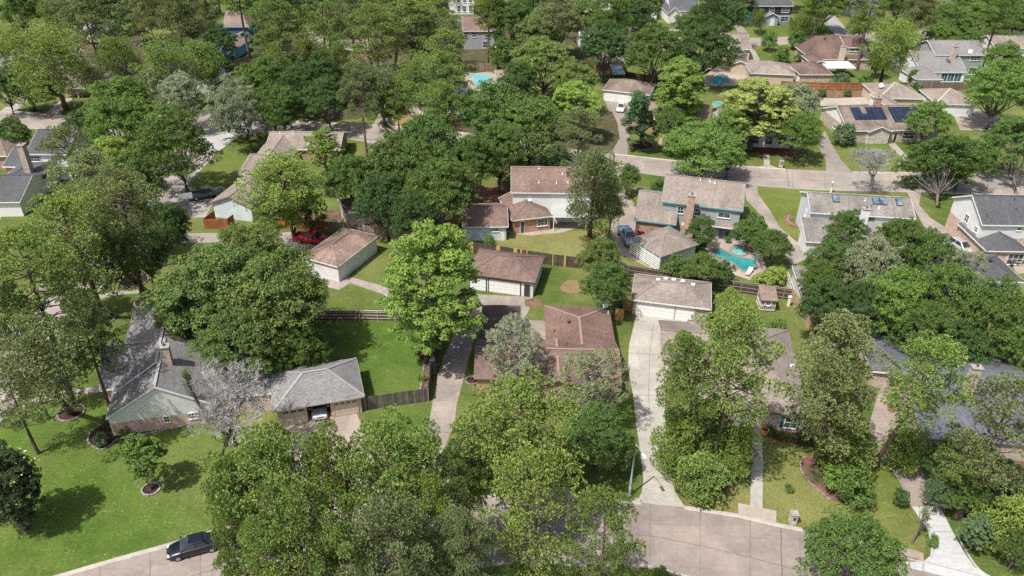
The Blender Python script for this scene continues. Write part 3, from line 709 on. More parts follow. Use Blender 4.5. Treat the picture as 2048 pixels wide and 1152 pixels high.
# 4 brown roofed garage
h = House('garage', 'brown hip roofed garage with wide white door and narrow dark side door', 'garage', (1020, 540))
k = h.block((932, 548), (1070, 566), far=(1098, 514), ze=2.6, pitch=.44, roof=sR, wall=WS, hip=(1, 1), over=.3, trim=(.06, .045, .04))
h.garage_door(k, 'F', (978, 580), (1040, 588), trim=(.05, .04, .04)); h.door(k, 'F', (1048, 588), (1060, 590), col=(.05, .045, .045), frame=WHITE)
h.garage_door(k, 'F', (940, 575), (972, 580), trim=(.05, .04, .04))
h.slopebox(k, 'ridge_vent', plain((.12, .07, .06)), 4.2, 6.4, k.D/2-.25, k.D/2-.12, .08)
# 5 brown house, centre
h = House('house', 'low reddish brown roofed brick house between two concrete driveways', 'house', (1095, 740))
mb = h.block((948, 756), (1243, 762), ze=2.6, ridge=697, pitch=.4, roof=sR, wall=RBRICK, trim=(.3, .2, .17), cap=plain((.27, .175, .155)))
rw = h.block((1093, 702), (1233, 705), far=(1222, 614), ze=2.6, pitch=.26, trim=(.2,.13,.11), axis='y', hip=(0, 1), roof=shingle((.17, .115, .10)), wall=RBRICK, cap=plain((.26, .18, .16)))
lw_ = h.block((958, 688), (1040, 690), depth=8.6, ze=2.7, pitch=.05, axis='y', roof=shingle((.085, .065, .06)), wall=RBRICK, trim=(.07, .05, .05))
fg = h.block((1060, 775), (1175, 777), depth=8, trim=(.3, .2, .17), ze=2.6, pitch=.36, axis='y', roof=sR, wall=RBRICK, cap=plain((.27, .175, .155)))
h.window(mb, 'F', (982, 768), (1000, 778), z=(.5, 2.0), frame=(.1, .1, .1), cols=3); h.vents(rw, [(1137, 646)], (.06, .05, .05), 'turbine'); h.vents(rw, [(1134, 690), (1108, 664), (1222, 692)], (.06, .05, .05)); h.vents(rw, [(1216, 627)])
h.dish((1211, 610), 3.3); h.vents(lw_, [(1022, 643)], (.07, .06, .06))
# 6 two storey white house with red brown roof
h = House('house', 'two storey white house with reddish brown roof, brick rear wing and shaded patio', 'house', (1100, 420))
up_ = h.block((1022, 385), (1188, 387), ze=5.4, ridge=334, pitch=.44, roof=sR, wall=WS, cap=plain((.25, .17, .15)))
wg = h.block((1024, 441), (1106, 432), depth=8.5, ze=2.6, pitch=.42, axis='y', hip=(1, 0), roof=sR, wall=ORBR)
gg = h.block((925, 454), (1017, 453), ze=2.6, ridge=413, pitch=.36, roof=sR, wall=LB, hip=(0, 0))
pc = h.block((1104, 433), (1176, 434), depth=4.2, ze=2.6, pitch=.06, roof=plain((.33, .34, .34), .5), wall=None, shed=True)
pm = MB()
for q in ((1108, 434), (1173, 434)):
    v = P(*q, 2.6); pm.box((v.x, v.y+.15, 1.3), (.12, .12, 2.6))
pm.build('post', plain(WHITE), h.root)
h.window(wg, 'F', (1075, 438), (1095, 446), z=(.9, 2.1), cols=3); h.door(wg, 'F', (1041, 452), (1049, 453), glassy=True)
h.garage_door(gg, 'L', (926, 470), (932, 460)); h.door(gg, 'F', (999, 483), (1008, 483)); h.window(gg, 'F', (984, 462), (998, 466), z=(1.6, 2.1))
h.vents(up_, [(1078, 337), (1125, 348), (1078, 365), (1113, 366), (1136, 365), (1136, 377)]); h.vents(gg, [(972, 424)]); h.vents(wg, [(1060, 403)], kind='turtle')
# 7 grey two storey with teal trim
h = House('house', 'two storey grey sided house with teal trim and tall brick chimney beside the pool', 'house', (1400, 440))
up_ = h.block((1322, 403), (1486, 423), ze=5.4, ridge=357, pitch=.44, roof=sT, wall=GS, trim=TEAL)
lf = h.block((1268, 440), (1352, 450), ze=2.7, ridge=385, pitch=.42, roof=sT, wall=RBRICK, trim=TEAL)
po = h.block((1325, 446), (1350, 449), depth=4.5, ze=2.7, pitch=.35, axis='x', shed=True, roof=sT, wall=GS, trim=TEAL)
pd = h.block((1410, 450), (1474, 458), depth=2.6, ze=2.6, pitch=.3, axis='x', shed=True, roof=sT, wall=None, trim=WHITE)
h.window(up_, 'F', (1356, 411), (1367, 422), z=(3.6, 4.8)); h.window(up_, 'F', (1391, 415), (1401, 427), z=(3.6, 4.8)); h.window(up_, 'F', (1437, 421), (1461, 430), z=(3.8, 4.7), cols=2, rows=1)
h.door(up_, 'F', (1437, 474), (1447, 475), z=(.1, 2.2), frame=TEAL, glassy=True); h.door(up_, 'F', (1449, 475), (1455, 476), z=(.1, 2.2), frame=TEAL, glassy=True)
h.window(po, 'F', (1349, 440), (1362, 450), z=(.8, 2.0), frame=TEAL)
h.chimney((1384, 391), (1.15, .8), 7.6, 0, brick((.42, .25, .17)), base=2.6); h.vents(up_, [(1401, 360), (1420, 363), (1430, 366)])
tl = MB(); a_ = up_.W(.5, .42, 3.5)
h2 = House('garage', 'hip roofed grey garage with white slatted wall beside the blue pickup', 'garage', (1330, 490))
k = h2.block((1262, 476), (1322, 514), far=(1398, 487), ze=2.7, pitch=.4, axis='y', roof=sT, wall=siding((.6, .6, .58), .3), hip=(1, 1), over=.35, trim=(.2, .33, .33))
m = MB()
for j in range(7):
    z = .35+j*.32; p = k.W(.1, -.05, z); q = k.W(k.L-.1, -.05, z); m.bar(p, q, .04, .12)
for x in (.1, k.L*.25, k.L*.5, k.L*.75, k.L-.1): m.bar(k.W(x, -.05, 0), k.W(x, -.05, 2.6), .08, .08, (0, 1, 0))
m.build('trellis', plain(WHITE), h2.root)
# 8 garage on the pale drive
h = House('garage', 'taupe hip roofed garage with white doors at the head of the pale driveway', 'garage', (1350, 590))
k = h.block((1262, 599), (1423, 619), far=(1433, 566), ze=2.6, pitch=.4, roof=sT, wall=TBRICK, hip=(1, 1), over=.35)
h.garage_door(k, 'F', (1272, 627), (1345, 637)); h.garage_door(k, 'F', (1351, 638), (1384, 642)); h.vents(k, [(1316, 561), (1331, 559), (1347, 561), (1365, 564), (1386, 571)], (.8, .8, .78), 'turtle')
# 9 skylight house
h = House('house', 'white two storey house with grey roof, dark skylights and white chimney', 'house', (1730, 450))
up_ = h.block((1621, 425), (1832, 437), ze=5.3, ridge=390, pitch=.42, roof=shingle((.21, .205, .20)), wall=LB)
lo_ = h.block((1612, 483), (1840, 497), depth=5.2, ze=2.7, pitch=.3, shed=True, roof=shingle((.21, .205, .20)), wall=WS)
for a, b in ((.235, .3), (.62, .685), (.69, .755), (.845, .905)):
    sk = h.slopebox(up_, 'skylight', plain((.05, .055, .06)), up_.L*a, up_.L*b, up_.D*.28, up_.D*.45, .14); q = h.slopebox(up_, 'skylight_pane', glass((.10, .16, .2)), up_.L*a+.1, up_.L*b-.1, up_.D*.28+.1, up_.D*.45-.1, .17)
h.window(up_, 'F', (1684, 432), (1704, 438), z=(4.25, 4.9), cols=1, rows=1, frame=(.2, .2, .2)); h.window(up_, 'F', (1730, 433), (1748, 440), z=(4.25, 4.9), cols=1, rows=1, frame=(.2, .2, .2))
h.chimney((1733, 418), (1.0, .8), 8.0, 0, plain((.72, .73, .74), .8), base=3.6); h.vents(up_, [(1730, 401), (1758, 416)]); h.vents(up_, [(1743, 413)], (.08, .08, .08)); h.vents(lo_, [(1773, 440)])
h.window(up_, 'L', (1613, 415), (1618, 405), z=(3.2, 4.2))
h = House('garage', 'pale grey roofed garage almost hidden by trees behind the slatted gate', 'garage', (1650, 560))
h.block((1604, 590), (1704, 598), depth=8, ze=2.6, pitch=.4, axis='y', hip=(1, 1), roof=shingle((.21, .205, .20)), wall=WS)
# 10 dark roofed house
h = House('house', 'two storey white and pink brick house with charcoal roof behind the silver hatchback', 'house', (1990, 450))
up_ = h.block((1965, 450), (2120, 452), ze=5.4, ridge=391, pitch=.55, roof=sD, wall=PBRICK, wall2=WS, split=3.0)
for p1, p2, z in (((1934, 424), (1940, 432), (3.5, 4.8)), ((1956, 440), (1960, 448), (3.4, 4.3)), ((1934, 465), (1942, 472), (1.0, 2.1))): h.window(up_, 'L', p1, p2, z=z)
h.vents(up_, [(1973, 434), (1993, 390), (2028, 400)], (.04, .04, .04))
h.window(up_, 'F', (2036, 452), (2044, 456), z=(4.4, 4.9), cols=1, rows=1)
lh = h.block((1973, 502), (2060, 503), depth=9, ze=2.7, pitch=.45, axis='y', hip=(1, 0), roof=sD, wall=PBRICK)
h.window(lh, 'F', (2020, 504), (2048, 520), z=(.3, 2.1), cols=3)
h2 = House('garage', 'long charcoal hip roofed garage with pale blue wall near the patio seats', 'garage', (1960, 540))
k = h2.block((1895, 562), (2050, 564), ze=2.6, ridge=517, pitch=.4, roof=sD, wall=LB, hip=(1, 1)); h2.vents(k, [(1980, 523)], (.03, .03, .03), 'turtle')
# 11 house behind pines
h = House('house', 'wide taupe roofed house with teal shuttered window at the end of the grey walk', 'house', (1510, 760))
k = h.block((1386, 808), (1620, 834), far=(1604, 662), ze=2.7, pitch=.36, roof=sT, wall=brick((.5, .44, .4), (.5, .48, .45)), hip=(1, 1), trim=(.12, .1, .1))
h.block((1325, 720), (1430, 728), depth=8.5, ze=2.7, pitch=.36, roof=sT, wall=brick((.5, .44, .4), (.5, .48, .45)), hip=(0, 0), trim=(.12, .1, .1))
h.window(k, 'F', (1571, 836), (1593, 850), z=(.6, 2.1), cols=2, shutters=(.03, .12, .13)); h.window(k, 'F', (1430, 822), (1446, 830), z=(.6, 2.1), frame=(.3, .4, .5), pane=glass((.08, .12, .2))); h.door(k, 'F', (1503, 843), (1511, 845), col=(.2, .06, .03))
h.vents(k, [(1563, 696), (1584, 734), (1517, 682)], (.8, .78, .74), 'turtle')
# 12 blue grey roof at the side
h = House('house', 'large blue grey shingled house with stone chimney beside the shrub row', 'house', (1950, 810))
k = h.block((1846, 875), (2110, 892), ze=2.7, ridge=739, pitch=.3, roof=sBG, wall=TBRICK, hip=(0, 0), trim=(.25, .27, .3))
k2 = h.block((1786, 765), (1935, 780), far=(1890, 655), ze=2.7, pitch=.32, axis='y', roof=sBG, wall=TBRICK, hip=(0, 1), trim=(.25, .27, .3))
h.chimney((1954, 735), (1.0, .75), 8.2, 3, TBRICK); h.vents(k, [(1936, 784)], (.02, .02, .025), 'turbine')
h = House('house', 'blue grey roofed outbuilding with a small blue tarp among the pines', 'house', (1760, 690))
k = h.block((1742, 742), (1836, 752), depth=15, ze=2.6, pitch=.34, axis='y', roof=sBG, wall=TBRICK, hip=(1, 1))
# 13 solar house
h = House('house', 'low stone fronted house with large dark solar panels on its front roof', 'house', (1780, 240))
k = h.block((1696, 262), (1885, 259), ze=2.7, ridge=211, pitch=.42, roof=shingle((.20, .175, .165), .5), wall=TBRICK, wall2=WS, split=2.7)
cg = h.block((1738, 264), (1786, 263), depth=7, ze=2.7, pitch=.42, axis='y', roof=shingle((.20, .175, .165), .5), wall=brick((.5, .46, .42)))
y0, y1 = k.D*.17, k.D*.46
for a, b, c_, d_ in ((.13, .23, y0*1.25, y1), (.23, .29, y0*1.25, y1*.72), (.29, .47, y0*1.25, y1), (.535, .90, y0*.9, y1)): h.slopebox(k, 'solar_panel', solar(), k.L*a, k.L*b, c_, d_, .14)
h.window(k, 'F', (1806, 268), (1826, 276), z=(.7, 2.1), cols=2); h.door(k, 'F', (1786, 278), (1792, 278), col=(.03, .03, .03)); h.chimney((1757, 196), (1.3, .9), 5.2, 0, RBRICK)
h.window(k, 'L', (1672, 228), (1680, 222), z=(.9, 1.9))
h = House('garage', 'grey brown hip roofed garage between the solar house and the orange fence', 'garage', (1810, 195))
k = h.block((1758, 196), (1852, 198), depth=10.5, ze=2.7, pitch=.4, roof=sT, wall=TANW, hip=(1, 1), cap=plain((.42, .37, .33))); h.block((1775, 214), (1806, 214), depth=9, ze=2.6, pitch=.3, axis='y', roof=sT, wall=WS); h.dish((1763, 171), 4.2, .5)
# 14 red brown roof
h = House('house', 'brick house with steep reddish brown roof, wide dormer and stone chimney', 'house', (1690, 110))
k = h.block((1625, 119), (1750, 119), ze=2.8, ridge=71, pitch=.72, roof=shingle((.15, .108, .098)), wall=brick((.45, .33, .25)), hip=(.35, .35))
dm = h.block((1692, 95), (1740, 95), depth=5, ze=5.6, pitch=.35, shed=True, roof=shingle((.15, .108, .098)), wall=siding((.45, .45, .38)), over=.2)
h.window(dm, 'F', (1700, 100), (1732, 104), z=(4.6, 5.35), cols=3, rows=1)
h.chimney((1688, 93), (1.3, .8), 6.4, 0, brick((.48, .38, .32))); h.vents(k, [(1649, 78), (1720, 76)], (.03, .03, .03), 'turtle')
g1 = h.block((1600, 149), (1668, 149), depth=9, ze=2.6, pitch=.42, roof=shingle((.15, .108, .098)), wall=brick((.45, .33, .25)), hip=(1, 1)); g2 = h.block((1625, 128), (1658, 128), depth=8, ze=2.7, pitch=.42, axis='y', roof=shingle((.15, .108, .098)), wall=brick((.45, .33, .25)), hip=(0, 1))
h.garage_door(g1, 'L', (1595, 155), (1600, 150)); pc = h.block((1655, 136), (1712, 136), depth=5, ze=2.6, pitch=.05, shed=True, roof=plain((.6, .56, .5), .6), wall=None)
# 15 grey two storey
h = House('house', 'two storey grey roofed house with tall chimney behind the small pool', 'house', (1900, 130))
up_ = h.block((1871, 110), (1976, 110), ze=5.4, ridge=80, pitch=.42, roof=sG, wall=GS)
lo = h.block((1842, 144), (1936, 144), ze=2.7, ridge=100, pitch=.42, roof=sG, wall=WS)
ga = h.block((1834, 159), (1887, 159), depth=9, ze=2.6, pitch=.42, roof=sG, wall=WS, hip=(1, 1))
h.window(up_, 'F', (1888, 113), (1900, 119), z=(3.9, 4.9)); h.window(up_, 'F', (1906, 113), (1918, 119), z=(3.9, 4.9)); h.window(up_, 'F', (1942, 113), (1960, 119), z=(3.9, 4.9), cols=3)
for x in (1883, 1896, 1910): h.window(lo, 'F', (x, 150), (x+11, 158), z=(.2, 2.2), cols=2, rows=1)
h.window(up_, 'F', (1938, 140), (1950, 147), z=(.4, 2.2), cols=2, rows=1); h.chimney((1912, 93), (1.1, .8), 7.7, 0, brick((.45, .36, .3))); h.slopebox(lo, 'skylight', glass((.05, .06, .06)), lo.L*.66, lo.L*.74, lo.D*.2, lo.D*.28, .15); h.dish((1941, 103), 8.0, .5)
# 16
h = House('garage', 'brown hip roofed white walled garage beside the solar house', 'garage', (1920, 210))
h.block((1872, 207), (1955, 210), depth=10, ze=2.8, pitch=.4, roof=sT, wall=WS, hip=(1, 1), cap=plain((.4, .36, .32)))
h = House('house', 'grey roofed white gabled house behind the palm at the end of the street', 'house', (2000, 100))
h.block((1990, 96), (2120, 97), depth=10, ze=4.0, pitch=.42, roof=sT, wall=WS); h.block((1965, 118), (1996, 119), depth=14, ze=2.8, pitch=.42, axis='y', roof=sT, wall=WS)
# 18 navy house
h = House('house', 'navy two storey house with white framed windows and small gabled porch', 'house', (1545, 30))
NAVY = siding((.03, .037, .065)); k = h.block((1495, 12), (1588, 12), depth=13, ze=5.5, pitch=.4, roof=sD, wall=siding((.3, .36, .44)), wall2=NAVY, split=2.8)
for x0, x1 in ((1508, 1520), (1540, 1548), (1565, 1578)): h.window(k, 'F', (x0, 14), (x1, 22), z=(3.5, 4.9))
for x0, x1 in ((1508, 1520), (1562, 1575)): h.window(k, 'F', (x0, 34), (x1, 44), z=(.7, 2.3))
pr = h.block((1530, 34), (1560, 34), depth=5, ze=2.7, pitch=.5, axis='y', roof=sG, wall=siding((.3, .36, .44)), over=.3); h.door(pr, 'F', (1540, 45), (1548, 45))
# 19 house on the bend
h = House('house', 'rambling taupe roofed brick house around the courtyard beside the green verge', 'house', (1490, 110))
k = h.block((1440, 98), (1504, 99), ze=3, ridge=66, pitch=.45, roof=sT, wall=TANW); h.block((1462, 128), (1500, 130), depth=13, ze=2.6, pitch=.38, axis='y', roof=sB, wall=TANW); h.block((1500, 146), (1592, 150), depth=10, ze=2.6, pitch=.36, roof=sT, wall=TANW, hip=(1, 1))
# 20
h = House('house', 'cream gabled house with taupe roof behind the pair of dark round trees', 'house', (1290, 75))
h.block((1262, 76), (1362, 76), ze=4.5, ridge=57, pitch=.42, roof=sT, wall=TANW); h.block((1230, 97), (1268, 97), depth=10, ze=2.6, pitch=.3, axis='x', roof=sT, wall=TANW)
h = House('house', 'taupe roofed brick cottage behind the small glass roofed arbour', 'house', (1230, 125))
h.block((1190, 128), (1250, 130), depth=9, ze=2.7, pitch=.4, roof=sT, wall=RBRICK, hip=(0, 1)); h.block((1160, 78), (1200, 78), depth=9, ze=2.8, pitch=.35, roof=plain((.5, .5, .48)), wall=WS)
h = House('arbour', 'small glass roofed arbour at the edge of the back lawn', 'arbour', (1239, 145))
k = h.block((1227, 147), (1250, 147), depth=5, ze=2.4, pitch=.12, shed=True, roof=glass((.25, .33, .38)), wall=None); pm = MB()
for x in (.15, k.L-.15):
    for y in (.15, k.D-.15): pm.box(k.W(x, y, 1.15), (.12, .12, 2.3), k.ex)
pm.build('post', plain((.06, .05, .05)), h.root)
# 21 garage with two white doors
h = House('garage', 'dark taupe hip roofed garage with two white doors behind the white sedan', 'garage', (1250, 185))
k = h.block((1205, 179), (1300, 190), depth=8.5, ze=2.6, pitch=.4, roof=shingle((.19, .16, .145)), wall=WS, hip=(1, 1)); h.garage_door(k, 'F', (1212, 195), (1230, 197)); h.garage_door(k, 'F', (1233, 197), (1257, 200))
# 22
h = House('house', 'brown roofed brick house behind the pyramid shaped tree', 'house', (1330, 240))
k = h.block((1262, 236), (1420, 246), ze=2.7, ridge=205, pitch=.4, roof=sB, wall=RBRICK); h.door(k, 'F', (1325, 257), (1330, 258)); h.window(k, 'F', (1338, 254), (1350, 260), z=(.6, 2.1), cols=3)
# 23 columns
h = House('house', 'white columned house hidden behind the wide yellow green tree', 'house', (1510, 270))
k = h.block((1440, 258), (1590, 264), ze=3.6, ridge=215, pitch=.42, roof=sB, wall=WS)
pm = MB()
for i in range(6): v = k.W(k.L*(i+.5)/6, .25, 0); pm.cyl((v.x, v.y, 0), .17, 3.5, 10)
pm.build('column', plain(WHITE), h.root)
for i in range(5): h.window(k, 'F', (1452+i*27, 268), (1464+i*27, 280), z=(.7, 2.4))
# 24 long corner house
h = House('house', 'angular taupe roofed house with pale blue gable behind the orange fence', 'house', (520, 340))
k = h.block((419, 405), (503, 416), depth=11.5, ze=2.7, pitch=.42, axis='y', roof=sT, wall=LB, trim=(.2, .17, .15)); n_ = h.block((530, 298), (680, 300), ze=2.7, ridge=264, pitch=.36, roof=sT, wall=RBRICK)
h.block((476, 348), (540, 356), depth=9.5, ze=2.7, pitch=.4, roof=sT, wall=RBRICK); h.block((506, 318), (580, 320), depth=12, ze=2.7, pitch=.4, axis='y', roof=sT, wall=RBRICK, hip=(0, 1))
h.vents(k, [(478, 360)], kind='turtle'); h.vents(n_, [(560, 267), (585, 267)]); h.vents(n_, [(610, 276)], (.03, .03, .04), 'turtle')
h = House('shed', 'cream sided garden building with dark roof against the dense oaks', 'shed', (740, 430))
k = h.block((689, 427), (786, 412), depth=5.4, ze=2.7, pitch=.42, roof=sDB, wall=CREAM, over=.25)
# 25 far side dark roofs
h = House('house', 'dark grey multi level roofed house with brick chimney at the edge of the street corner', 'house', (60, 320))
k = h.block((50, 308), (132, 309), ze=5.0, ridge=259, pitch=.4, roof=sD, wall=WST); h.window(k, 'F', (60, 314), (82, 322), z=(3.5, 4.5), cols=3)
h.block((4, 333), (50, 334), ze=2.7, ridge=293, pitch=.36, roof=sD, wall=RBRICK); h.block((4, 361), (92, 358), depth=8, ze=2.7, pitch=.34, roof=sD, wall=WST, hip=(1, 0)); h.chimney((42, 290), (1.0, 1.2), 8.3, 0, brick((.38, .3, .25)))
h.block((-30, 405), (40, 404), depth=12, ze=2.7, pitch=.34, roof=sD, wall=WST)
h = House('house', 'small brown roofed house tucked beside the dark grey roofed corner house', 'house', (-5, 300))
h.block((-60, 312), (14, 312), depth=9, ze=2.8, pitch=.4, roof=sB, wall=RBRICK, hip=(0, 1))
# 26 big dark roof with white gable
h = House('house', 'broad grey brown roofed house with slim white porch posts and pale gable', 'house', (200, 150))
k = h.block((120, 168), (238, 168), ze=2.8, ridge=115, pitch=.42, roof=shingle((.17, .15, .145)), wall=RBRICK); k2 = h.block((186, 166), (266, 160), depth=14, ze=2.8, pitch=.5, axis='y', roof=sT, wall=WS)
h.block((150, 122), (210, 123), depth=9, ze=2.8, pitch=.42, roof=sDB, wall=RBRICK)
pm = MB()
for i in range(4): v = k.W(k.L*(.05+.25*i), -1.2, 0); pm.box((v.x, v.y, 1.35), (.15, .15, 2.7))
pm.build('post', plain(WHITE), h.root)
pq = h.block((118, 176), (178, 176), depth=5, ze=2.5, pitch=.2, shed=True, roof=shingle((.17, .15, .145)), wall=None)
h = House('house', 'grey hip roofed house partly under the pines at the edge of the wood', 'house', (20, 130))
h.block((-40, 138), (62, 138), ze=2.8, ridge=97, pitch=.42, roof=sG, wall=RBRICK, hip=(0, 1))
h = House('house', 'pale walled house glimpsed through pines beyond the columned porch house', 'house', (185, 75))
h.block((150, 62), (215, 62), depth=10, ze=3.0, pitch=.4, roof=sG, wall=WST, hip=(1, 1))
# 28 blue house
BL = siding((.055, .13, .24)); BL2 = siding((.10, .30, .46))
h = House('house', 'deep blue two storey house with light blue gable and brown roof', 'house', (470, 60))
k = h.block((445, 54), (497, 54), ze=5.3, ridge=16, pitch=.5, roof=sB, wall=BL, trim=(.12, .35, .55), hip=(0, .5)); g1 = h.block((436, 53), (453, 53), depth=6, ze=5.0, pitch=.9, axis='y', roof=sB, wall=BL2, trim=(.35, .6, .75), over=.2)
h.window(g1, 'F', (441, 54), (449, 60), z=(3.4, 4.6)); h.block((470, 74), (503, 70), depth=6, ze=3.0, pitch=.5, axis='y', roof=sB, wall=BL2)
g3 = h.block((470, 98), (500, 80), depth=8, ze=2.6, pitch=.4, roof=sB, wall=BL2, trim=(.35, .6, .75)); h.garage_door(g3, 'F', (474, 110), (488, 102), col=(.12, .4, .65))
h = House('garage', 'yellow walled garage with pale grey roof at the end of the pink driveway', 'garage', (430, 135))
k = h.block((420, 141), (450, 122), depth=8, ze=2.6, pitch=.35, roof=sG, wall=plain((.55, .36, .08), .8)); h.garage_door(k, 'F', (424, 151), (436, 142), col=(.55, .38, .1))
h = House('house', 'bluish grey roofed house under the tall pines near the yellow garage', 'house', (350, 145))
h.block((290, 160), (415, 162), ze=2.8, ridge=122, pitch=.36, roof=sBG, wall=WST, hip=(1, 1))
h = House('house', 'brown walled house with grey roof behind the white parked pickup', 'house', (710, 95))
h.block((676, 99), (738, 99), ze=2.7, ridge=76, pitch=.4, roof=sT, wall=RBRICK, hip=(1, 0))
h = House('house', 'dark taupe roof under dense pines above the woodland driveway', 'house', (860, 180))
h.block((810, 205), (930, 207), ze=2.8, ridge=160, pitch=.35, roof=sBG, wall=WST, hip=(1, 1))
h = House('house', 'reddish brown roofed two storey house with white rear wall and back lawn', 'house', (960, 70))
k = h.block((925, 62), (992, 62), ze=5.0, ridge=32, pitch=.42, roof=sR, wall=GS)
for x in (927, 944, 968): h.window(k, 'F', (x, 65), (x+9, 70), z=(3.3, 4.5))
h.window(k, 'F', (966, 75), (980, 82), z=(.4, 2.2), cols=3)
h = House('house', 'white walled two storey house with tall windows at the top of the wood', 'house', (920, 10))
k = h.block((895, -8), (950, -8), depth=10, ze=5.6, pitch=.4, roof=sG, wall=WS)
for x in (914, 926, 938): h.window(k, 'F', (x, 4), (x+6, 14), z=(.8, 2.6)); h.window(k, 'F', (x, -4), (x+6, 2), z=(3.6, 5))
h = House('garage', 'taupe roofed pink brick garage beside the kidney shaped pool', 'garage', (1010, 175))
h.block((992, 167), (1042, 167), depth=9.5, ze=2.8, pitch=.36, roof=sT, wall=PBRICK, hip=(0, 1))
h = House('house', 'white house with blue grey cross gabled roof at the top of the picture', 'house', (1365, 15))
k = h.block((1340, 22), (1400, 22), depth=13, ze=3.2, pitch=.8, axis='x', roof=sBG, wall=WS); h.block((1336, 27), (1362, 27), depth=13, ze=3.0, pitch=.9, axis='y', roof=sBG, wall=WS)
h = House('house', 'narrow white gable house beside the blue grey cross gabled house', 'house', (1306, 20))
h.block((1296, 15), (1318, 15), depth=12, ze=4.0, pitch=.9, axis='y', roof=sT, wall=WS)
h = House('house', 'dark gabled house in deep shade where the far street climbs away', 'house', (1700, 20))
h.block((1680, 12), (1760, 12), depth=12, ze=3.2, pitch=.5, roof=sD, wall=GS, hip=(0, 0))
h = House('house', 'white walled house shaded by oaks beyond the large white van', 'house', (1225, 15))
h.block((1205, 0), (1250, 0), depth=12, ze=3.2, pitch=.45, roof=sG, wall=WST)
# playhouse
h = House('playhouse', 'small white slatted playhouse with brown roof on the back lawn', 'playhouse', (1540, 615))
k = h.block((1522, 600), (1556, 602), depth=2.6, ze=1.9, pitch=.3, shed=True, roof=sB, wall=None, over=.1, trim=(.15, .12, .1))
m = MB()
for x in np.linspace(.15, k.L-.15, 9):
    m.bar(k.W(x, .2, .2), k.W(x, .2, 1.9), .07, .1, (0, 1, 0)); m.bar(k.W(x, k.D-.2, .2), k.W(x, k.D-.2, 2.5), .07, .1, (0, 1, 0))
for z in (.25, .95, 1.85):
    m.bar(k.W(.1, .18, z), k.W(k.L-.1, .18, z), .08, .12); m.bar(k.W(.1, .2, z), k.W(.1, k.D-.2, z), .08, .12); m.bar(k.W(k.L-.1, .2, z), k.W(k.L-.1, k.D-.2, z), .08, .12)
m.build('slat_wall', plain((.5, .49, .46)), h.root); m = MB(); m.box(k.W(k.L/2, k.D/2, .15), (k.L-.3, k.D-.3, .12), k.ex); m.build('deck', plain((.3, .2, .15)), h.root)
m = MB(); m.tube([k.W(k.L/2+math.cos(t)*.42, .12, 1.3+math.sin(t)*.42) for t in np.linspace(0, 2*math.pi, 17)], [.05]*17, 6, cap=False); m.build('round_window', plain(WHITE), h.root)
# ---------------- vehicles ----------------
TYRE = (.02, .02, .021)
def loft(m, st, mi=0):
    """st: stations (x, zb, zt, hw, hwt)"""
    rows = []
    for (x, zb, zt, hw, ht) in st:
        h = zt-zb
        half = [(hw*.9, zb), (hw, zb+h*.18), (hw, zb+h*.62), (ht+(hw-ht)*.45, zb+h*.9), (ht*.9, zt), (ht*.45, zt+.02)]
        rows.append([(x, y, z) for y, z in half]+[(x, 0, zt+.03)]+[(x, -y, z) for y, z in reversed(half)])
    n = len(rows[0]); vs = [p for r in rows for p in r]
    fs = [(i*n+k, i*n+k+1, (i+1)*n+k+1, (i+1)*n+k) for i in range(len(rows)-1) for k in range(n-1)]
    fs += [(i*n+n-1, i*n, (i+1)*n, (i+1)*n+n-1) for i in range(len(rows)-1)]
    fs += [tuple(reversed(range(n))), tuple(range((len(rows)-1)*n, len(rows)*n))]
    m.faces(vs, fs, mi, True)
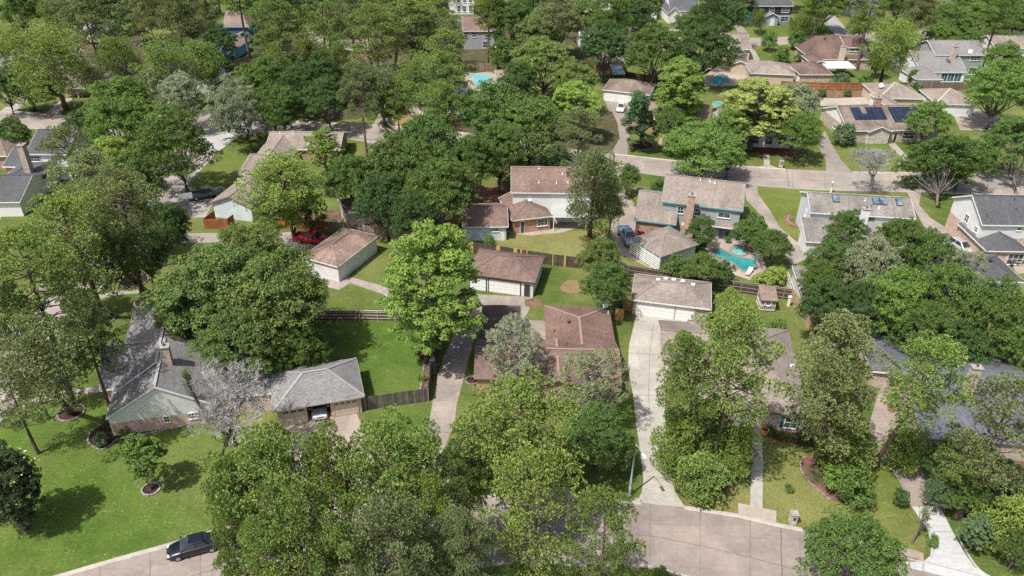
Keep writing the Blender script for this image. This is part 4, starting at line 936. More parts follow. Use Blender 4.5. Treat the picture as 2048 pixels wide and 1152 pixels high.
def vehicle(label, name, cat, rear, front, col, kind='sedan', group=None, zref=.4):
    a, b = P(*rear, zref), P(*front, zref); d = (b-a); yaw = math.atan2(d.y, d.x); c = (a+b)/2
    t = thing(name, label, cat, (c.x, c.y, .012), group); pm = paint(col)
    L, W, H = dict(sedan=(4.75, 1.84, 1.46), hatch=(4.4, 1.8, 1.55), pickup=(5.7, 2.0, 1.85), van=(6.3, 2.05, 2.55))[kind]
    hl, hw = L/2, W/2; belt = dict(sedan=.92, hatch=.98, pickup=1.12, van=1.15)[kind]
    bd = MB()
    if kind in ('sedan', 'hatch'):
        loft(bd, [(-hl, .35, .78, hw*.78, hw*.66), (-hl+.12, .25, .93, hw*.92, hw*.78), (-hl+.7, .2, 1.0, hw, hw*.84), (-.9, .2, .97, hw, hw*.88), (.6, .2, .94, hw, hw*.88), (1.1, .2, .92, hw, hw*.84), (hl-.55, .2, .78, hw*.98, hw*.74), (hl-.15, .24, .68, hw*.88, hw*.62), (hl, .34, .56, hw*.68, hw*.5)])
        rx = -hl+(.95 if kind == 'sedan' else .35); cab = dict(xr0=rx, xr1=rx+(.6 if kind == 'sedan' else .35), xf1=.35, xf0=1.25)
    elif kind == 'pickup':
        loft(bd, [(-.75, .35, 1.1, hw, hw*.92), (.9, .35, 1.1, hw, hw*.9), (1.35, .35, 1.13, hw, hw*.84), (hl-.35, .38, 1.05, hw*.97, hw*.78), (hl-.08, .42, .95, hw*.92, hw*.72), (hl, .5, .85, hw*.85, hw*.62)])
        bx0, bx1 = -hl, -.74
        bd.box(((bx0+bx1)/2, 0, .6), (bx1-bx0, W*.96, .38))
        for s_ in (-1, 1): bd.box(((bx0+bx1)/2, s_*(hw-.09), .95), (bx1-bx0, .14, .42))
        bd.box((bx0+.04, 0, .92), (.09, W*.94, .46)); bd.box((bx1-.03, 0, .95), (.05, W*.9, .4))
        cab = dict(xr0=-.78, xr1=-.6, xf1=.75, xf0=1.4)
    else:
        loft(bd, [(-hl, .4, 2.2, hw*.95, hw*.75), (-hl+.15, .35, 2.45, hw, hw*.82), (1.2, .35, 2.5, hw, hw*.82), (1.75, .35, 2.35, hw, hw*.8), (2.35, .35, 1.45, hw*.98, hw*.82), (hl-.15, .38, 1.15, hw*.92, hw*.75), (hl, .45, .9, hw*.8, hw*.6)]); cab = None
    body = bd.build('body', pm, t, (0, 0, 0)); body.location = (0, 0, 0)
    md = body.modifiers.new('b', 'BEVEL'); md.width = .03; md.segments = 2; md.limit_method = 'ANGLE'; md.angle_limit = rad(40)
    G = glass((.02, .026, .03))
    def part(nm, m, mat, par=None):
        o = m.build(nm, mat, None, (0, 0, 0)); o.parent = par or t; return o
    if cab:
        z0, z1 = belt-.03, H; wb, wt = hw*.86, hw*.66; q = cab
        B = lambda x, y: Vector((x, y, z0)); Tt = lambda x, y: Vector((x, y, z1))
        pts = dict(fr=(B(q['xf0'], wb), B(q['xf0'], -wb), Tt(q['xf1'], -wt), Tt(q['xf1'], wt)), bk=(B(q['xr0'], -wb), B(q['xr0'], wb), Tt(q['xr1'], wt), Tt(q['xr1'], -wt)))
        cm = MB(); vs = [B(q['xr0'], wb), B(q['xf0'], wb), B(q['xf0'], -wb), B(q['xr0'], -wb), Tt(q['xr1'], wt), Tt(q['xf1'], wt), Tt(q['xf1'], -wt), Tt(q['xr1'], -wt)]
        cm.faces(vs, [(0, 1, 5, 4), (1, 2, 6, 5), (2, 3, 7, 6), (3, 0, 4, 7), (4, 5, 6, 7)], 0)
        cb = part('cabin', cm, pm); md = cb.modifiers.new('b', 'BEVEL'); md.width = .07; md.segments = 3
        def pane(nm, quad, mx=.07, my=.1):
            a_, b_, c_, d_ = quad; n = (b_-a_).cross(d_-a_).normalized()
            if n.dot((a_+b_+c_+d_)/4-Vector((0, 0, z0-.3))) < 0: n = -n
            bil = lambda u, v: (a_*(1-u)+b_*u)*(1-v)+(d_*(1-u)+c_*u)*v
            w = MB(); w.poly([bil(mx, my)+n*.012, bil(1-mx, my)+n*.012, bil(1-mx, 1-my)+n*.012, bil(mx, 1-my)+n*.012]); part(nm, w, G)
        pane('windshield', pts['fr'], .06, .06); pane('rear_window', pts['bk'], .09, .1)
        for s_ in (-1, 1):
            y0, y1 = wb*s_, wt*s_; xm = (q['xf1']+q['xr1'])/2+.05
            if kind == 'pickup': xm = (q['xf1']+q['xr1'])/2
            pane('side_window', (B(xm+.03, y0), B(q['xf0']-.12, y0), Tt(q['xf1']-.02, y1), Tt(xm+.03, y1)), .03, .1)
            pane('side_window', (B(q['xr0']+.12, y0), B(xm-.03, y0), Tt(xm-.03, y1), Tt(q['xr1']+.02, y1)), .03, .1)
    else:
        w = MB(); w.poly([(1.82, -.78, 2.28), (1.82, .78, 2.28), (2.33, .86, 1.5), (2.33, -.86, 1.5)][::-1]); w.v = [(x+.04, y, z+.04) for x, y, z in w.v]; part('windshield', w, G)
        for s_ in (-1, 1):
            w = MB(); w.box((1.35, s_*(hw*.985), 1.75), (.8, .03, .55)); part('side_window', w, G)
        w = MB(); w.box((-hl-.005, 0, 1.8), (.03, 1.3, .55)); part('rear_window', w, G)
    r = .33 if kind != 'pickup' else .39
    for x in (-hl*.6, hl*.62):
        for s_ in (-1, 1):
            w = MB(); n = 18; vs = []
            for yy in (-.12, .12):
                vs += [(math.cos(2*math.pi*k/n)*r, yy, math.sin(2*math.pi*k/n)*r) for k in range(n)]
            w.faces(vs, [(k, (k+1) % n, n+(k+1) % n, n+k) for k in range(n)]+[tuple(range(n)), tuple(reversed(range(n, 2*n)))])
            wh = part('wheel', w, plain(TYRE, .9)); wh.location = (x, s_*(hw-.1), r)
            w = MB(); rr = r*.62; vs = []
            for yy in (-.02, .02): vs += [(math.cos(2*math.pi*k/n)*rr, yy, math.sin(2*math.pi*k/n)*rr) for k in range(n)]
            w.faces(vs, [(k, (k+1) % n, n+(k+1) % n, n+k) for k in range(n)]+[tuple(range(n)), tuple(reversed(range(n, 2*n)))])
            rm = part('rim', w, plain((.5, .5, .52), .3, .9), wh); rm.location = (0, s_*.12, 0)
    fz = dict(sedan=.6, hatch=.66, pickup=.82, van=.85)[kind]
    for s_ in (-1, 1):
        w = MB(); w.box((hl-.12, s_*hw*.62, fz), (.2, .34, .14)); part('headlight', w, plain((.7, .72, .72), .15))
        w = MB(); w.box((-hl+.05, s_*hw*.68, fz+.15), (.12, .26, .16)); part('taillight', w, plain((.35, .02, .015), .25))
        w = MB(); w.box(((cab['xf0']-.15) if cab else 2.0, s_*(hw+.1), belt+.06), (.12, .2, .14)); part('mirror', w, pm)
    w = MB(); w.box((hl-.02, 0, .42), (.12, W*.8, .2)); part('front_bumper', w, plain((.12, .12, .125)) if kind == 'pickup' else pm)
    w = MB(); w.box((hl-.0, 0, fz-.06), (.06, W*.4, .16)); part('grille', w, plain((.03, .03, .03), .4))
    w = MB(); w.box((-hl, 0, .45), (.14, W*.86, .2)); part('rear_bumper', w, plain((.5, .5, .5), .3, .8) if kind == 'pickup' else pm)
    t.rotation_euler = (0, 0, yaw)
    return t
vehicle('black four door car parked against the kerb of the near street', 'parked_car', 'car', (432, 1082), (347, 1104), (.006, .009, .018), 'sedan')
vehicle('bright red pickup with dark open bed nosed up to the white garage', 'pickup_truck', 'pickup', (601, 477), (648, 484), (.45, .012, .02), 'pickup')
vehicle('dark grey pickup parked beside the house with the orange fence', 'pickup_truck', 'pickup', (388, 394), (436, 386), (.085, .095, .11), 'pickup')
vehicle('steel blue pickup facing the slatted garage on the stained driveway', 'pickup_truck', 'pickup', (1244, 457), (1266, 494), (.17, .26, .36), 'pickup')
vehicle('silver hatchback parked beside the dark roofed brick house', 'parked_car', 'car', (1906, 486), (1934, 503), (.45, .47, .49), 'hatch')
vehicle('white sedan in front of the garage with two white doors', 'parked_car', 'car', (1246, 206), (1238, 226), (.72, .73, .74), 'sedan')
vehicle('tall white van on the short drive at the top of the picture', 'delivery_van', 'van', (1186, 24), (1190, 50), (.75, .76, .78), 'van')
vehicle('small white car on the road just beyond the white van', 'parked_car', 'car', (1187, 10), (1186, 24), (.7, .71, .73), 'sedan')
vehicle('white pickup parked on the far pale road under pines', 'pickup_truck', 'pickup', (658, 100), (628, 110), (.74, .75, .76), 'pickup')
vehicle('pale blue car half hidden below the white pickup on the far road', 'parked_car', 'car', (612, 128), (594, 134), (.45, .55, .62), 'sedan')
k_, u_ = GAR2; cp = k_.W((u_[0]+u_[1])/2+.4, 3.6, 0); f_ = k_.W((u_[0]+u_[1])/2+.4, 1.4, 0)
vehicle('silver car inside the open bay of the three door garage', 'parked_car', 'car', proj(cp+Vector((0, 0, .4))), proj(f_+Vector((0, 0, .4))), (.55, .56, .58), 'sedan')
vehicle('blue and white car under the trees by the pale blue gabled house', 'parked_car', 'car', (538, 410), (575, 404), (.04, .2, .42), 'hatch')

# ---------------- fences ----------------
def fence(label, px, hgt, col, post=None, rails='', style='solid', pw=.14, jit=.03, step=2.4, name='wooden_fence', worn=.3, odd=None):
    pts = [Vector((*P2(*p), 0)) for p in px]; t = thing(name, label, 'fence', pts[0]); mt = boards(col, pw, worn); R_ = random.Random(len(px)*7+int(px[0][0])); pc = plain(post or sc(col, .9), .9)
    for a, b in zip(pts[:-1], pts[1:]):
        d = b-a; L = d.length; d.normalize(); n = Vector((-d.y, d.x, 0))
        if n.y > 0: n = -n                     # n points toward the camera
        m = MB(); k = max(1, int(L/pw))
        for i in range(k):
            x = (i+.5)*L/k; hh = hgt+R_.uniform(-jit, jit)
            if style == 'slatted' and i % 2: continue
            m.box(a+d*x+Vector((0, 0, hh/2)), (L/k*.93, .02, hh), d)
        m.build('board_panel', mt, t)
        rs = 1 if rails == 'near' else -1
        r = MB()
        for z in (.35, hgt*.55, hgt-.2): r.bar(a+n*(rs*.04)+Vector((0, 0, z)), b+n*(rs*.04)+Vector((0, 0, z)), .05, .1)
        if rails == 'near': r.bar(a+Vector((0, 0, hgt+.03)), b+Vector((0, 0, hgt+.03)), .14, .04)
        r.build('rail', pc, t)
        if odd:
            for i in range(int(L/.9)):
                if R_.random() < .42:
                    q = MB(); w = R_.choice((.14, .14, .28, .55)); q.box(a+d*(i*.9+.4)+n*.03+Vector((0, 0, hgt*.52)), (w, .03, hgt*1.02), d); q.build('new_board', plain(odd, .85), t)
        for i in range(int(L/step)+1):
            q = MB(); q.box(a+d*min(i*step, L)+n*(rs*.06)+Vector((0, 0, hgt/2)), (.1, .1, hgt+.02), d); q.build('post', pc, t)
    return t
WEA = (.20, .165, .135); DARK = (.07, .055, .045); NEW = (.46, .31, .16); ORA = (.34, .13, .06)
fence('weathered dark board fence from the three door garage to the driveway corner', [(724, 822), (790, 812), (856, 803)], 1.95, (.13, .12, .105), worn=.5, jit=.06)
fence('grey brown board fence running along the driveway beside the plum leaved shrub', [(856, 803), (862, 745), (871, 680), (868, 648)], 1.9, (.27, .22, .17))
fence('dark capped rail fence across the garden behind the bright green tree', [(560, 640), (640, 640), (720, 640), (800, 642), (872, 648)], 1.5, (.16, .12, .10), (.42, .37, .32), 'near')
fence('long weathered grey fence between the white garage and the bare earth yard', [(655, 464), (720, 470), (813, 484), (916, 502)], 1.9, (.25, .215, .175))
fence('orange stained fence behind the red pickup', [(555, 456), (600, 458), (655, 464)], 1.85, (.36, .13, .05))
fence('dark brown patched fence with yellow new boards behind the brown garage', [(916, 502), (980, 511), (1060, 524), (1100, 530), (1168, 538)], 1.9, (.10, .075, .06), (.10, .08, .06), odd=(.46, .32, .12))
fence('near black railed fence behind the taupe garage by the slatted garage', [(1226, 532), (1256, 552), (1322, 562), (1430, 580)], 1.8, DARK, (.20, .16, .13), 'near')
fence('dark railed fence below the pool garden shrubs', [(1430, 580), (1480, 586), (1530, 593), (1578, 600)], 1.8, (.085, .065, .055), (.24, .20, .17), 'near')
fence('pale tan board fence running down from the white playhouse', [(1579, 598), (1600, 632), (1622, 668)], 1.95, (.40, .29, .18), worn=.15)
fence('fresh yellow brown fence joining the taupe garage', [(1240, 618), (1267, 626)], 1.9, NEW, worn=.15)
fence('bright new timber gate panel beside the brown roofed house', [(1229, 640), (1246, 642), (1244, 619)], 1.9, (.52, .34, .13), worn=.12, name='timber_gate')
fence('deep orange stained fence around the pale blue gable end', [(432, 440), (410, 458), (458, 457), (470, 448)], 1.75, ORA, worn=.12)
fence('long orange board fence below the steep reddish brown roofed house', [(1560, 178), (1640, 181), (1740, 181), (1812, 181)], 1.9, (.36, .17, .08), (.3, .15, .08), 'near')
fence('grey brown board fence beside the small pool of the two storey grey house', [(1842, 180), (1935, 180), (1990, 184)], 1.9, (.20, .15, .12))
fence('old grey fence between the leaning pine and the white gabled wall', [(1784, 138), (1798, 152), (1814, 166)], 1.9, (.25, .22, .2))
fence('brown board fence behind the kidney shaped pool', [(925, 140), (960, 140), (994, 142)], 1.9, (.24, .17, .12))
fence('brown fence dividing the far back lawn from the oak wood', [(994, 142), (1000, 120), (1004, 100)], 1.9, (.12, .08, .06))
fence('shaded dark fence beneath the dense grove', [(1690, 655), (1760, 668), (1850, 680), (1940, 690)], 1.9, (.10, .075, .055))
fence('white slatted gate beside the hidden grey garage', [(1572, 566), (1578, 582), (1584, 600)], 1.9, (.6, .58, .55), style='slatted', name='slatted_gate')
fence('short brown fence linking the yellow garage and the blue garage', [(448, 132), (470, 114)], 1.9, (.22, .18, .15))
fence('tan lattice wall beyond the columned porch house', [(205, 108), (235, 110), (268, 114)], 1.7, (.42, .35, .29))
fence('dark fence below the arbour and the back lawn', [(1250, 158), (1310, 166), (1340, 168)], 1.8, (.07, .055, .045))

# ---------------- pools ----------------
def pool(label, px, col, cop=(.40, .30, .25), sm=4, edge=.35, group=None, name='swimming_pool', cat='pool'):
    raw = smooth([P2(*p) for p in px], sm, True); n = len(raw); cx = sum(p[0] for p in raw)/n; cy = sum(p[1] for p in raw)/n
    ar = sum(raw[i][0]*raw[(i+1) % n][1]-raw[(i+1) % n][0]*raw[i][1] for i in range(n))
    if ar < 0: raw.reverse()
    t = thing(name, label, cat, (cx, cy, 0)); m = MB(); m.prism(raw, -.1, .055); m.build('water', poolwater(col), t)
    m = MB(); vs = []
    for i in range(n):
        a, b = raw[i-1], raw[(i+1) % n]; d = Vector((b[0]-a[0], b[1]-a[1])).normalized(); o = (d.y, -d.x)
        for (e, z) in ((0, -.05), (0, .12), (edge, .12), (edge, -.05)): vs.append((raw[i][0]+o[0]*e, raw[i][1]+o[1]*e, z))
    fs = [(i*4+k, ((i+1) % n)*4+k, ((i+1) % n)*4+k+1, i*4+k+1) for i in range(n) for k in range(3)]
    m.faces(vs, [tuple(reversed(f)) for f in fs]); m.build('coping', concrete(cop, .3), t); return t
pool('teal freeform swimming pool with brick coping in the shrub ringed yard', [(1425, 502), (1437, 499), (1450, 503), (1466, 512), (1485, 517), (1503, 520), (1509, 527), (1504, 537), (1491, 543), (1480, 538), (1467, 527), (1450, 520), (1430, 511)], (.03, .21, .215))
pool('small round spa beside the teal freeform pool', [(1462, 502), (1468, 496), (1480, 494), (1492, 499), (1494, 506), (1484, 511), (1470, 509)], (.13, .33, .32), name='garden_spa', cat='spa')
pool('pale turquoise kidney shaped pool on the far back lawn', [(940, 147), (956, 150), (972, 150), (982, 155), (978, 163), (984, 170), (974, 175), (956, 174), (950, 166), (948, 158), (940, 152)], (.13, .38, .40), (.5, .44, .36))
pool('little turquoise pool by the glass doors of the two storey grey house', [(1882, 166), (1895, 163), (1908, 165), (1925, 164), (1932, 168), (1925, 172), (1885, 172)], (.08, .34, .33), (.5, .45, .4))
pool('teal pool edge on the courtyard beside the wide yellow green tree', [(1425, 160), (1436, 153), (1450, 154), (1456, 162), (1450, 168), (1428, 169)], (.03, .27, .30), (.45, .38, .33))
pool('turquoise pool glimpsed between the bright tree and the wide yellow green tree', [(1428, 206), (1439, 204), (1446, 208), (1443, 213), (1430, 213)], (.06, .30, .32), (.45, .38, .33))

# ---------------- street furniture and yard things ----------------
def lamp_post(label, base, top, arm, h, col=(.45, .47, .48)):
    v = Vector((*P2(*base), 0)); t = thing('street_lamp', label, 'street lamp', v); m = MB(); m.tube([v, v+Vector((0, 0, h))], [.11, .07], 10); m.cyl(v, .2, .12, 10); m.build('pole', plain(col, .5, .3), t)
    a = Vector(arm).normalized(); m = MB(); L = Vector(arm).length; T_ = v+Vector((0, 0, h-.1))
    m.tube([T_, T_+a*L*.35+Vector((0, 0, .32)), T_+a*L*.75+Vector((0, 0, .36)), T_+a*L+Vector((0, 0, .3))], [.045, .04, .035, .035], 8); m.build('arm', plain(col, .5, .3), t)
    m = MB(); c = T_+a*(L+.25)+Vector((0, 0, .28)); m.box(c, (.7, .28, .14), a); m.box(c-Vector((0, 0, .1)), (.45, .22, .08), a); m.build('lamp_head', plain((.55, .57, .58), .4), t)
lamp_post('slim blue grey street lamp at the mouth of the pale driveway', (1258, 991), (1267, 888), (.45, -1.55, 0), 6.9, (.33, .42, .45))
lamp_post('pale street lamp with curved arm in front of the porch posts house', (150, 212), (133, 172), (-2.0, -.3, 0), 8.5, (.5, .52, .54))
lamp_post('tall lamp on the grass verge where the far street climbs away', (1696, 66), (1699, 32), (-2.0, -.6, 0), 9.5, (.5, .5, .5))
lamp_post('street lamp at the pale junction beyond the round oak', (440, 262), (436, 222), (-2.2, .4, 0), 8.0, (.5, .52, .54))
def mailbox(label, base, col, h=1.35):
    v = Vector((*P2(*base), 0)); t = thing('brick_mailbox', label, 'mailbox', v); m = MB(); m.box(v+Vector((0, 0, h/2)), (.62, .62, h)); m.build('pillar', brick(col), t)
    m = MB(); m.box(v+Vector((0, 0, h+.05)), (.76, .76, .12)); m.box(v+Vector((0, 0, h+.14)), (.5, .5, .08)); m.build('cap', concrete((.5, .46, .42)), t)
    m = MB(); m.box(v+Vector((0, -.32, h*.68)), (.3, .06, .3)); m.build('door', plain((.04, .04, .045), .4), t)
mailbox('pale stone mailbox on the dry verge beside the near street', (1584, 1046), (.5, .45, .38), 1.3); mailbox('cream brick mailbox on the kerb opposite the skylight house', (1561, 335), (.48, .4, .32), 1.3)
mailbox('small brick mailbox pillar where the lawn meets the angular house driveway', (748, 302), (.42, .2, .15), 1.3)
# basketball hoop
v = Vector((*P2(384, 433), 0)); t = thing('basketball_hoop', 'basketball hoop on a dark pole at the edge of the pale drive', 'basketball hoop', v)
m = MB(); m.tube([v, v+Vector((0, 0, 3.1)), v+Vector((-.25, .5, 3.4))], [.07, .06, .05], 8); m.build('pole', plain((.04, .04, .045)), t)
m = MB(); m.box(v+Vector((-.3, .6, 3.4)), (1.5, .05, 1.0), (.9, .45, 0)); m.build('backboard', plain((.6, .62, .64), .3), t)
m = MB(); c = v+Vector((-.5, .95, 3.05)); m.tube([c+Vector((math.cos(q)*.23, math.sin(q)*.23, 0)) for q in np.linspace(0, 6.283, 15)], [.015]*15, 5, cap=False); m.build('hoop', plain((.6, .15, .03)), t)
# storm drain
v0, v1 = P(1790, 1103), P(1846, 1120); d = (v1-v0); t = thing('storm_drain', 'concrete storm drain inlet with dark slot beside the new white driveway', 'storm drain', (v0+v1)/2)
n_ = Vector((d.y, -d.x, 0)).normalized(); n_ = n_ if n_.y < 0 else -n_; m = MB(); m.box((v0+v1)/2-n_*.2+Vector((0, 0, .14)), (d.length, 1.0, .1), d); m.build('slab', concrete((.5, .4, .33)), t)
m = MB(); m.box((v0+v1)/2+n_*.28+Vector((0, 0, .06)), (d.length*.62, .1, .12), d); m.build('slot', plain((.015, .012, .01), .95), t)
# closed teal umbrella, lounger, bistro set
v = Vector((*P2(1505, 541), 0)); t = thing('garden_umbrella', 'closed teal umbrella at the end of the freeform pool', 'umbrella', v); m = MB(); m.tube([v, v+Vector((0, 0, 2.7))], [.03, .025], 6); m.cyl(v, .28, .1, 12); m.build('pole', plain((.3, .3, .3)), t)
m = MB(); m.tube([v+Vector((0, 0, z)) for z in (1.0, 1.3, 1.9, 2.5, 2.65)], [.24, .2, .17, .1, .03], 10); m.build('canopy', plain((.02, .24, .26)), t)
v = Vector((*P2(1496, 549), 0)); t = thing('sun_lounger', 'pale lounger beside the closed teal umbrella', 'lounger', v); m = MB(); m.box(v+Vector((0, 0, .32)), (.65, 1.3, .07), (.8, -.5, 0)); m.build('seat', plain((.5, .45, .38)), t)
m = MB(); m.box(v+Vector((.42, .62, .55)), (.65, .75, .06), (.8, -.5, 0), (-.3, -.5, .8)); m.build('backrest', plain((.5, .45, .38)), t)
for sx, sy in ((-.4, -.2), (.1, -.6), (.0, .5), (.5, .2)): m = MB(); m.box(v+Vector((sx, sy, .15)), (.05, .05, .3)); m.build('leg', plain((.2, .2, .2)), t)
def table_set(label, px, top=(.3, .2, .14)):
    v = Vector((*P2(*px), 0)); t = thing('garden_table', label, 'table', v); m = MB(); m.cyl(v+Vector((0, 0, .7)), .6, .05, 16); m.build('tabletop', plain(top), t); m = MB(); m.cyl(v, .06, .7, 8); m.cyl(v, .3, .04, 12); m.build('pedestal', plain((.1, .1, .1)), t)
def gchair(label, px, col, yaw=0, group=None):
    v = Vector((*P2(*px), 0)); t = thing('garden_chair', label, 'chair', v, group); ex = (math.cos(yaw), math.sin(yaw), 0); ey = Vector((-ex[1], ex[0], 0)); m = MB(); m.box(v+Vector((0, 0, .43)), (.5, .5, .05), ex); m.build('seat', plain(col), t)
    m = MB(); m.box(v+ey*.24+Vector((0, 0, .72)), (.5, .04, .55), ex); m.build('backrest', plain(col), t); e = Vector(ex)
    for a in (-.21, .21):
        for b in (-.21, .21): m = MB(); m.box(v+e*a+ey*b+Vector((0, 0, .21)), (.04, .04, .42)); m.build('leg', plain(col), t)
table_set('round patio table on the tan terrace of the dark roofed house', (2030, 530)); gchair('dark chair by the terrace table of the dark roofed house', (2022, 533), (.12, .08, .07), 1.2); gchair('dark chair behind the terrace table of the dark roofed house', (2038, 526), (.12, .08, .07), -.4)
gchair('white chair against the brick wing of the two storey white house', (1075, 456), (.6, .6, .6), .2); gchair('red brown chair on the patio beside the glass door of the brick wing', (1062, 456), (.3, .1, .07), .5)
for i, px in enumerate(((642, 545), (652, 549), (662, 552))):
    gchair(('dark iron chair nearest the corner of the white garage end', 'dark iron chair between two others under the white garage wall', 'dark iron chair nearest the winding path under the white garage wall')[i], px, (.04, .04, .045), .1, 'chairs along the white garage wall')
v = Vector((*P2(760, 445), 0)); t = thing('trailer_cart', 'dark two wheeled handcart beside the cream garden building', 'cart', v); m = MB(); m.box(v+Vector((0, 0, .7)), (1.6, 1.0, .5)); m.build('tray', plain((.04, .045, .06)), t)
for s_ in (-.6, .6): m = MB(); m.tube([v+Vector((-.1, s_-.06, .35)), v+Vector((-.1, s_+.06, .35))], [.35, .35], 14); m.build('wheel', plain(TYRE), t)
m = MB(); m.tube([v+Vector((.8, 0, .7)), v+Vector((1.8, 0, .9))], [.03, .03], 6); m.build('handle', plain((.3, .3, .3), .4, .8), t)
# red kayak like cart beside the pickup
v = Vector((*P2(1280, 470), 0)); t = thing('wheelbarrow', 'red wheelbarrow leaning by the brick wall near the blue pickup', 'wheelbarrow', v); m = MB(); vs = [(-.35, -.3, .35), (.35, -.25, .35), (.35, .25, .35), (-.35, .3, .35), (-.6, -.42, .95), (.6, -.36, .8), (.6, .36, .8), (-.6, .42, .95)]
m.faces([v+Vector(q) for q in vs], [(3, 2, 1, 0), (0, 1, 5, 4), (1, 2, 6, 5), (2, 3, 7, 6), (3, 0, 4, 7)]); m.build('tray', plain((.5, .03, .02), .4), t); m = MB(); m.tube([v+Vector((.55, -.05, .2)), v+Vector((.55, .05, .2))], [.2, .2], 12); m.build('wheel', plain(TYRE), t)
for s_ in (-.25, .25): m = MB(); m.tube([v+Vector((.5, 0, .25)), v+Vector((-.4, s_, .38)), v+Vector((-1.1, s_, .6))], [.025]*3, 6); m.build('handle', plain((.3, .3, .3)), t)
# terracotta urns
def urn(label, px, col=(.5, .22, .08), r=.4, plant=None):
    v = Vector((*P2(*px), 0)); t = thing('plant_pot', label, 'plant pot', v); m = MB(); m.tube([v+Vector((0, 0, z)) for z in (0, .15, .4, .6, .66)], [r*.6, r*.85, r, r*.8, r*.95], 14); m.build('pot', plain(col, .8), t)
    m = MB(); m.cyl(v+Vector((0, 0, .6)), r*.75, .07, 12); m.build('soil', plain((.05, .03, .02)), t)
urn('large amber pot beside the top of the grey walk', (1528, 868), (.5, .28, .08), .5); urn('red rimmed pot beside the brown driveway under the pines', (1781, 822), (.5, .15, .08)); urn('terracotta pot by the round spa', (1500, 503), (.4, .16, .08), .3); urn('red pot on the brown driveway edge by the stone wall', (1826, 895), (.45, .08, .03), .5)
# blue tarp on roof
v = P(1813, 722, 3.6); t = thing('roof_tarp', 'bright blue tarp lying on the blue grey roof among pines', 'tarp', v); m = MB(); R_ = random.Random(3); n = 9; ht = [[R_.uniform(0, .12)+.35*math.exp(-((i-4)**2+(j-3)**2)/9) for i in range(n)] for j in range(7)]
m.faces([v+Vector(((i-4)*.22, (j-3)*.24, ht[j][i])) for j in range(7) for i in range(n)], [(j*n+i, j*n+i+1, (j+1)*n+i+1, (j+1)*n+i) for j in range(6) for i in range(n-1)], 0, True); m.build('sheet', plain((.02, .28, .55), .4), t)
m = MB(); [m.box(v+Vector((x, y, .1)), (.12, .12, .5)) for x in (-.7, .7) for y in (-.5, .5)]; m.build('weight', plain((.2, .2, .2)), t)
# bird table on far lawn, post lamp, bollards, barbecue
v = Vector((*P2(989, 105), 0)); t = thing('hen_house', 'little raised hut with tan roof on the far back lawn', 'hut', v); m = MB(); m.box(v+Vector((0, 0, 1.1)), (1.6, 1.2, .9)); m.build('wall', plain((.25, .2, .16)), t); m = MB(); m.poly([v+Vector(q) for q in ((-1, -.9, 1.5), (1, -.9, 1.5), (1, .1, 2.1), (-1, .1, 2.1))]); m.poly([v+Vector(q) for q in ((1, .9, 1.5), (-1, .9, 1.5), (-1, .1, 2.1), (1, .1, 2.1))]); m.build('roof', plain((.5, .42, .35)), t)
for a in (-.7, .7):
    for b in (-.5, .5): m = MB(); m.box(v+Vector((a, b, .35)), (.1, .1, .7)); m.build('leg', plain((.2, .15, .1)), t)
v = Vector((*P2(1661, 386), 0)); t = thing('lamp_post', 'short white post lamp on the kerb above the skylight house', 'post lamp', v); m = MB(); m.tube([v, v+Vector((0, 0, 1.9))], [.09, .07], 8); m.build('post', plain(WHITE), t); m = MB(); m.tube([v+Vector((0, 0, z)) for z in (1.9, 2.0, 2.25, 2.4)], [.1, .2, .2, .05], 10); m.build('lamp_shade', plain((.8, .8, .78), .3), t)
v = Vector((*P2(1576, 612), 0)); t = thing('pedestal_post', 'white pedestal post at the corner of the playhouse lawn', 'post', v); m = MB(); m.box(v+Vector((0, 0, .75)), (.3, .3, 1.5)); m.build('shaft', plain(WHITE), t); m = MB(); m.box(v+Vector((0, 0, 1.52)), (.45, .45, .1)); m.build('cap', plain(WHITE), t)
v = Vector((*P2(304, 640), 0)); t = thing('utility_pole', 'short pale metal pole behind the grey shingled corner house', 'pole', v); m = MB(); m.tube([v, v+Vector((0, 0, 4.4))], [.12, .1], 10); m.build('shaft', plain((.5, .55, .6), .5), t); m = MB(); m.cyl(v, .22, .15, 10); m.build('base', plain((.4, .4, .4)), t)
v = Vector((*P2(1050, 457), 0)); t = thing('barbecue', 'dark barbecue beside the glass door of the brick wing', 'barbecue', v+Vector((.9, 0, 0))); v = v+Vector((.9, 0, 0)); m = MB(); m.tube([v+Vector((-.4, 0, .95)), v+Vector((.4, 0, .95))], [.3, .3], 12); m.build('lid', plain((.03, .03, .03), .3), t); m = MB(); m.box(v+Vector((0, 0, .4)), (.8, .45, .7)); m.build('cabinet', plain((.1, .1, .1), .4), t)
v = Vector((*P2(332, 840), 0)); t = thing('garden_chair', 'small dark iron garden chair under the brick wall window', 'garden chair', v); m = MB(); m.box(v+Vector((0, 0, .45)), (.7, .4, .05)); m.build('seat', plain((.08, .06, .06)), t); m = MB(); m.tube([v+Vector((math.cos(q)*.35, .2, .8+math.sin(q)*.3)) for q in np.linspace(0, 6.283, 13)], [.03]*13, 6, cap=False); m.build('backrest', plain((.08, .06, .06)), t)
for a in (-.3, .3): m = MB(); m.box(v+Vector((a, 0, .22)), (.05, .35, .44)); m.build('leg', plain((.08, .06, .06)), t)
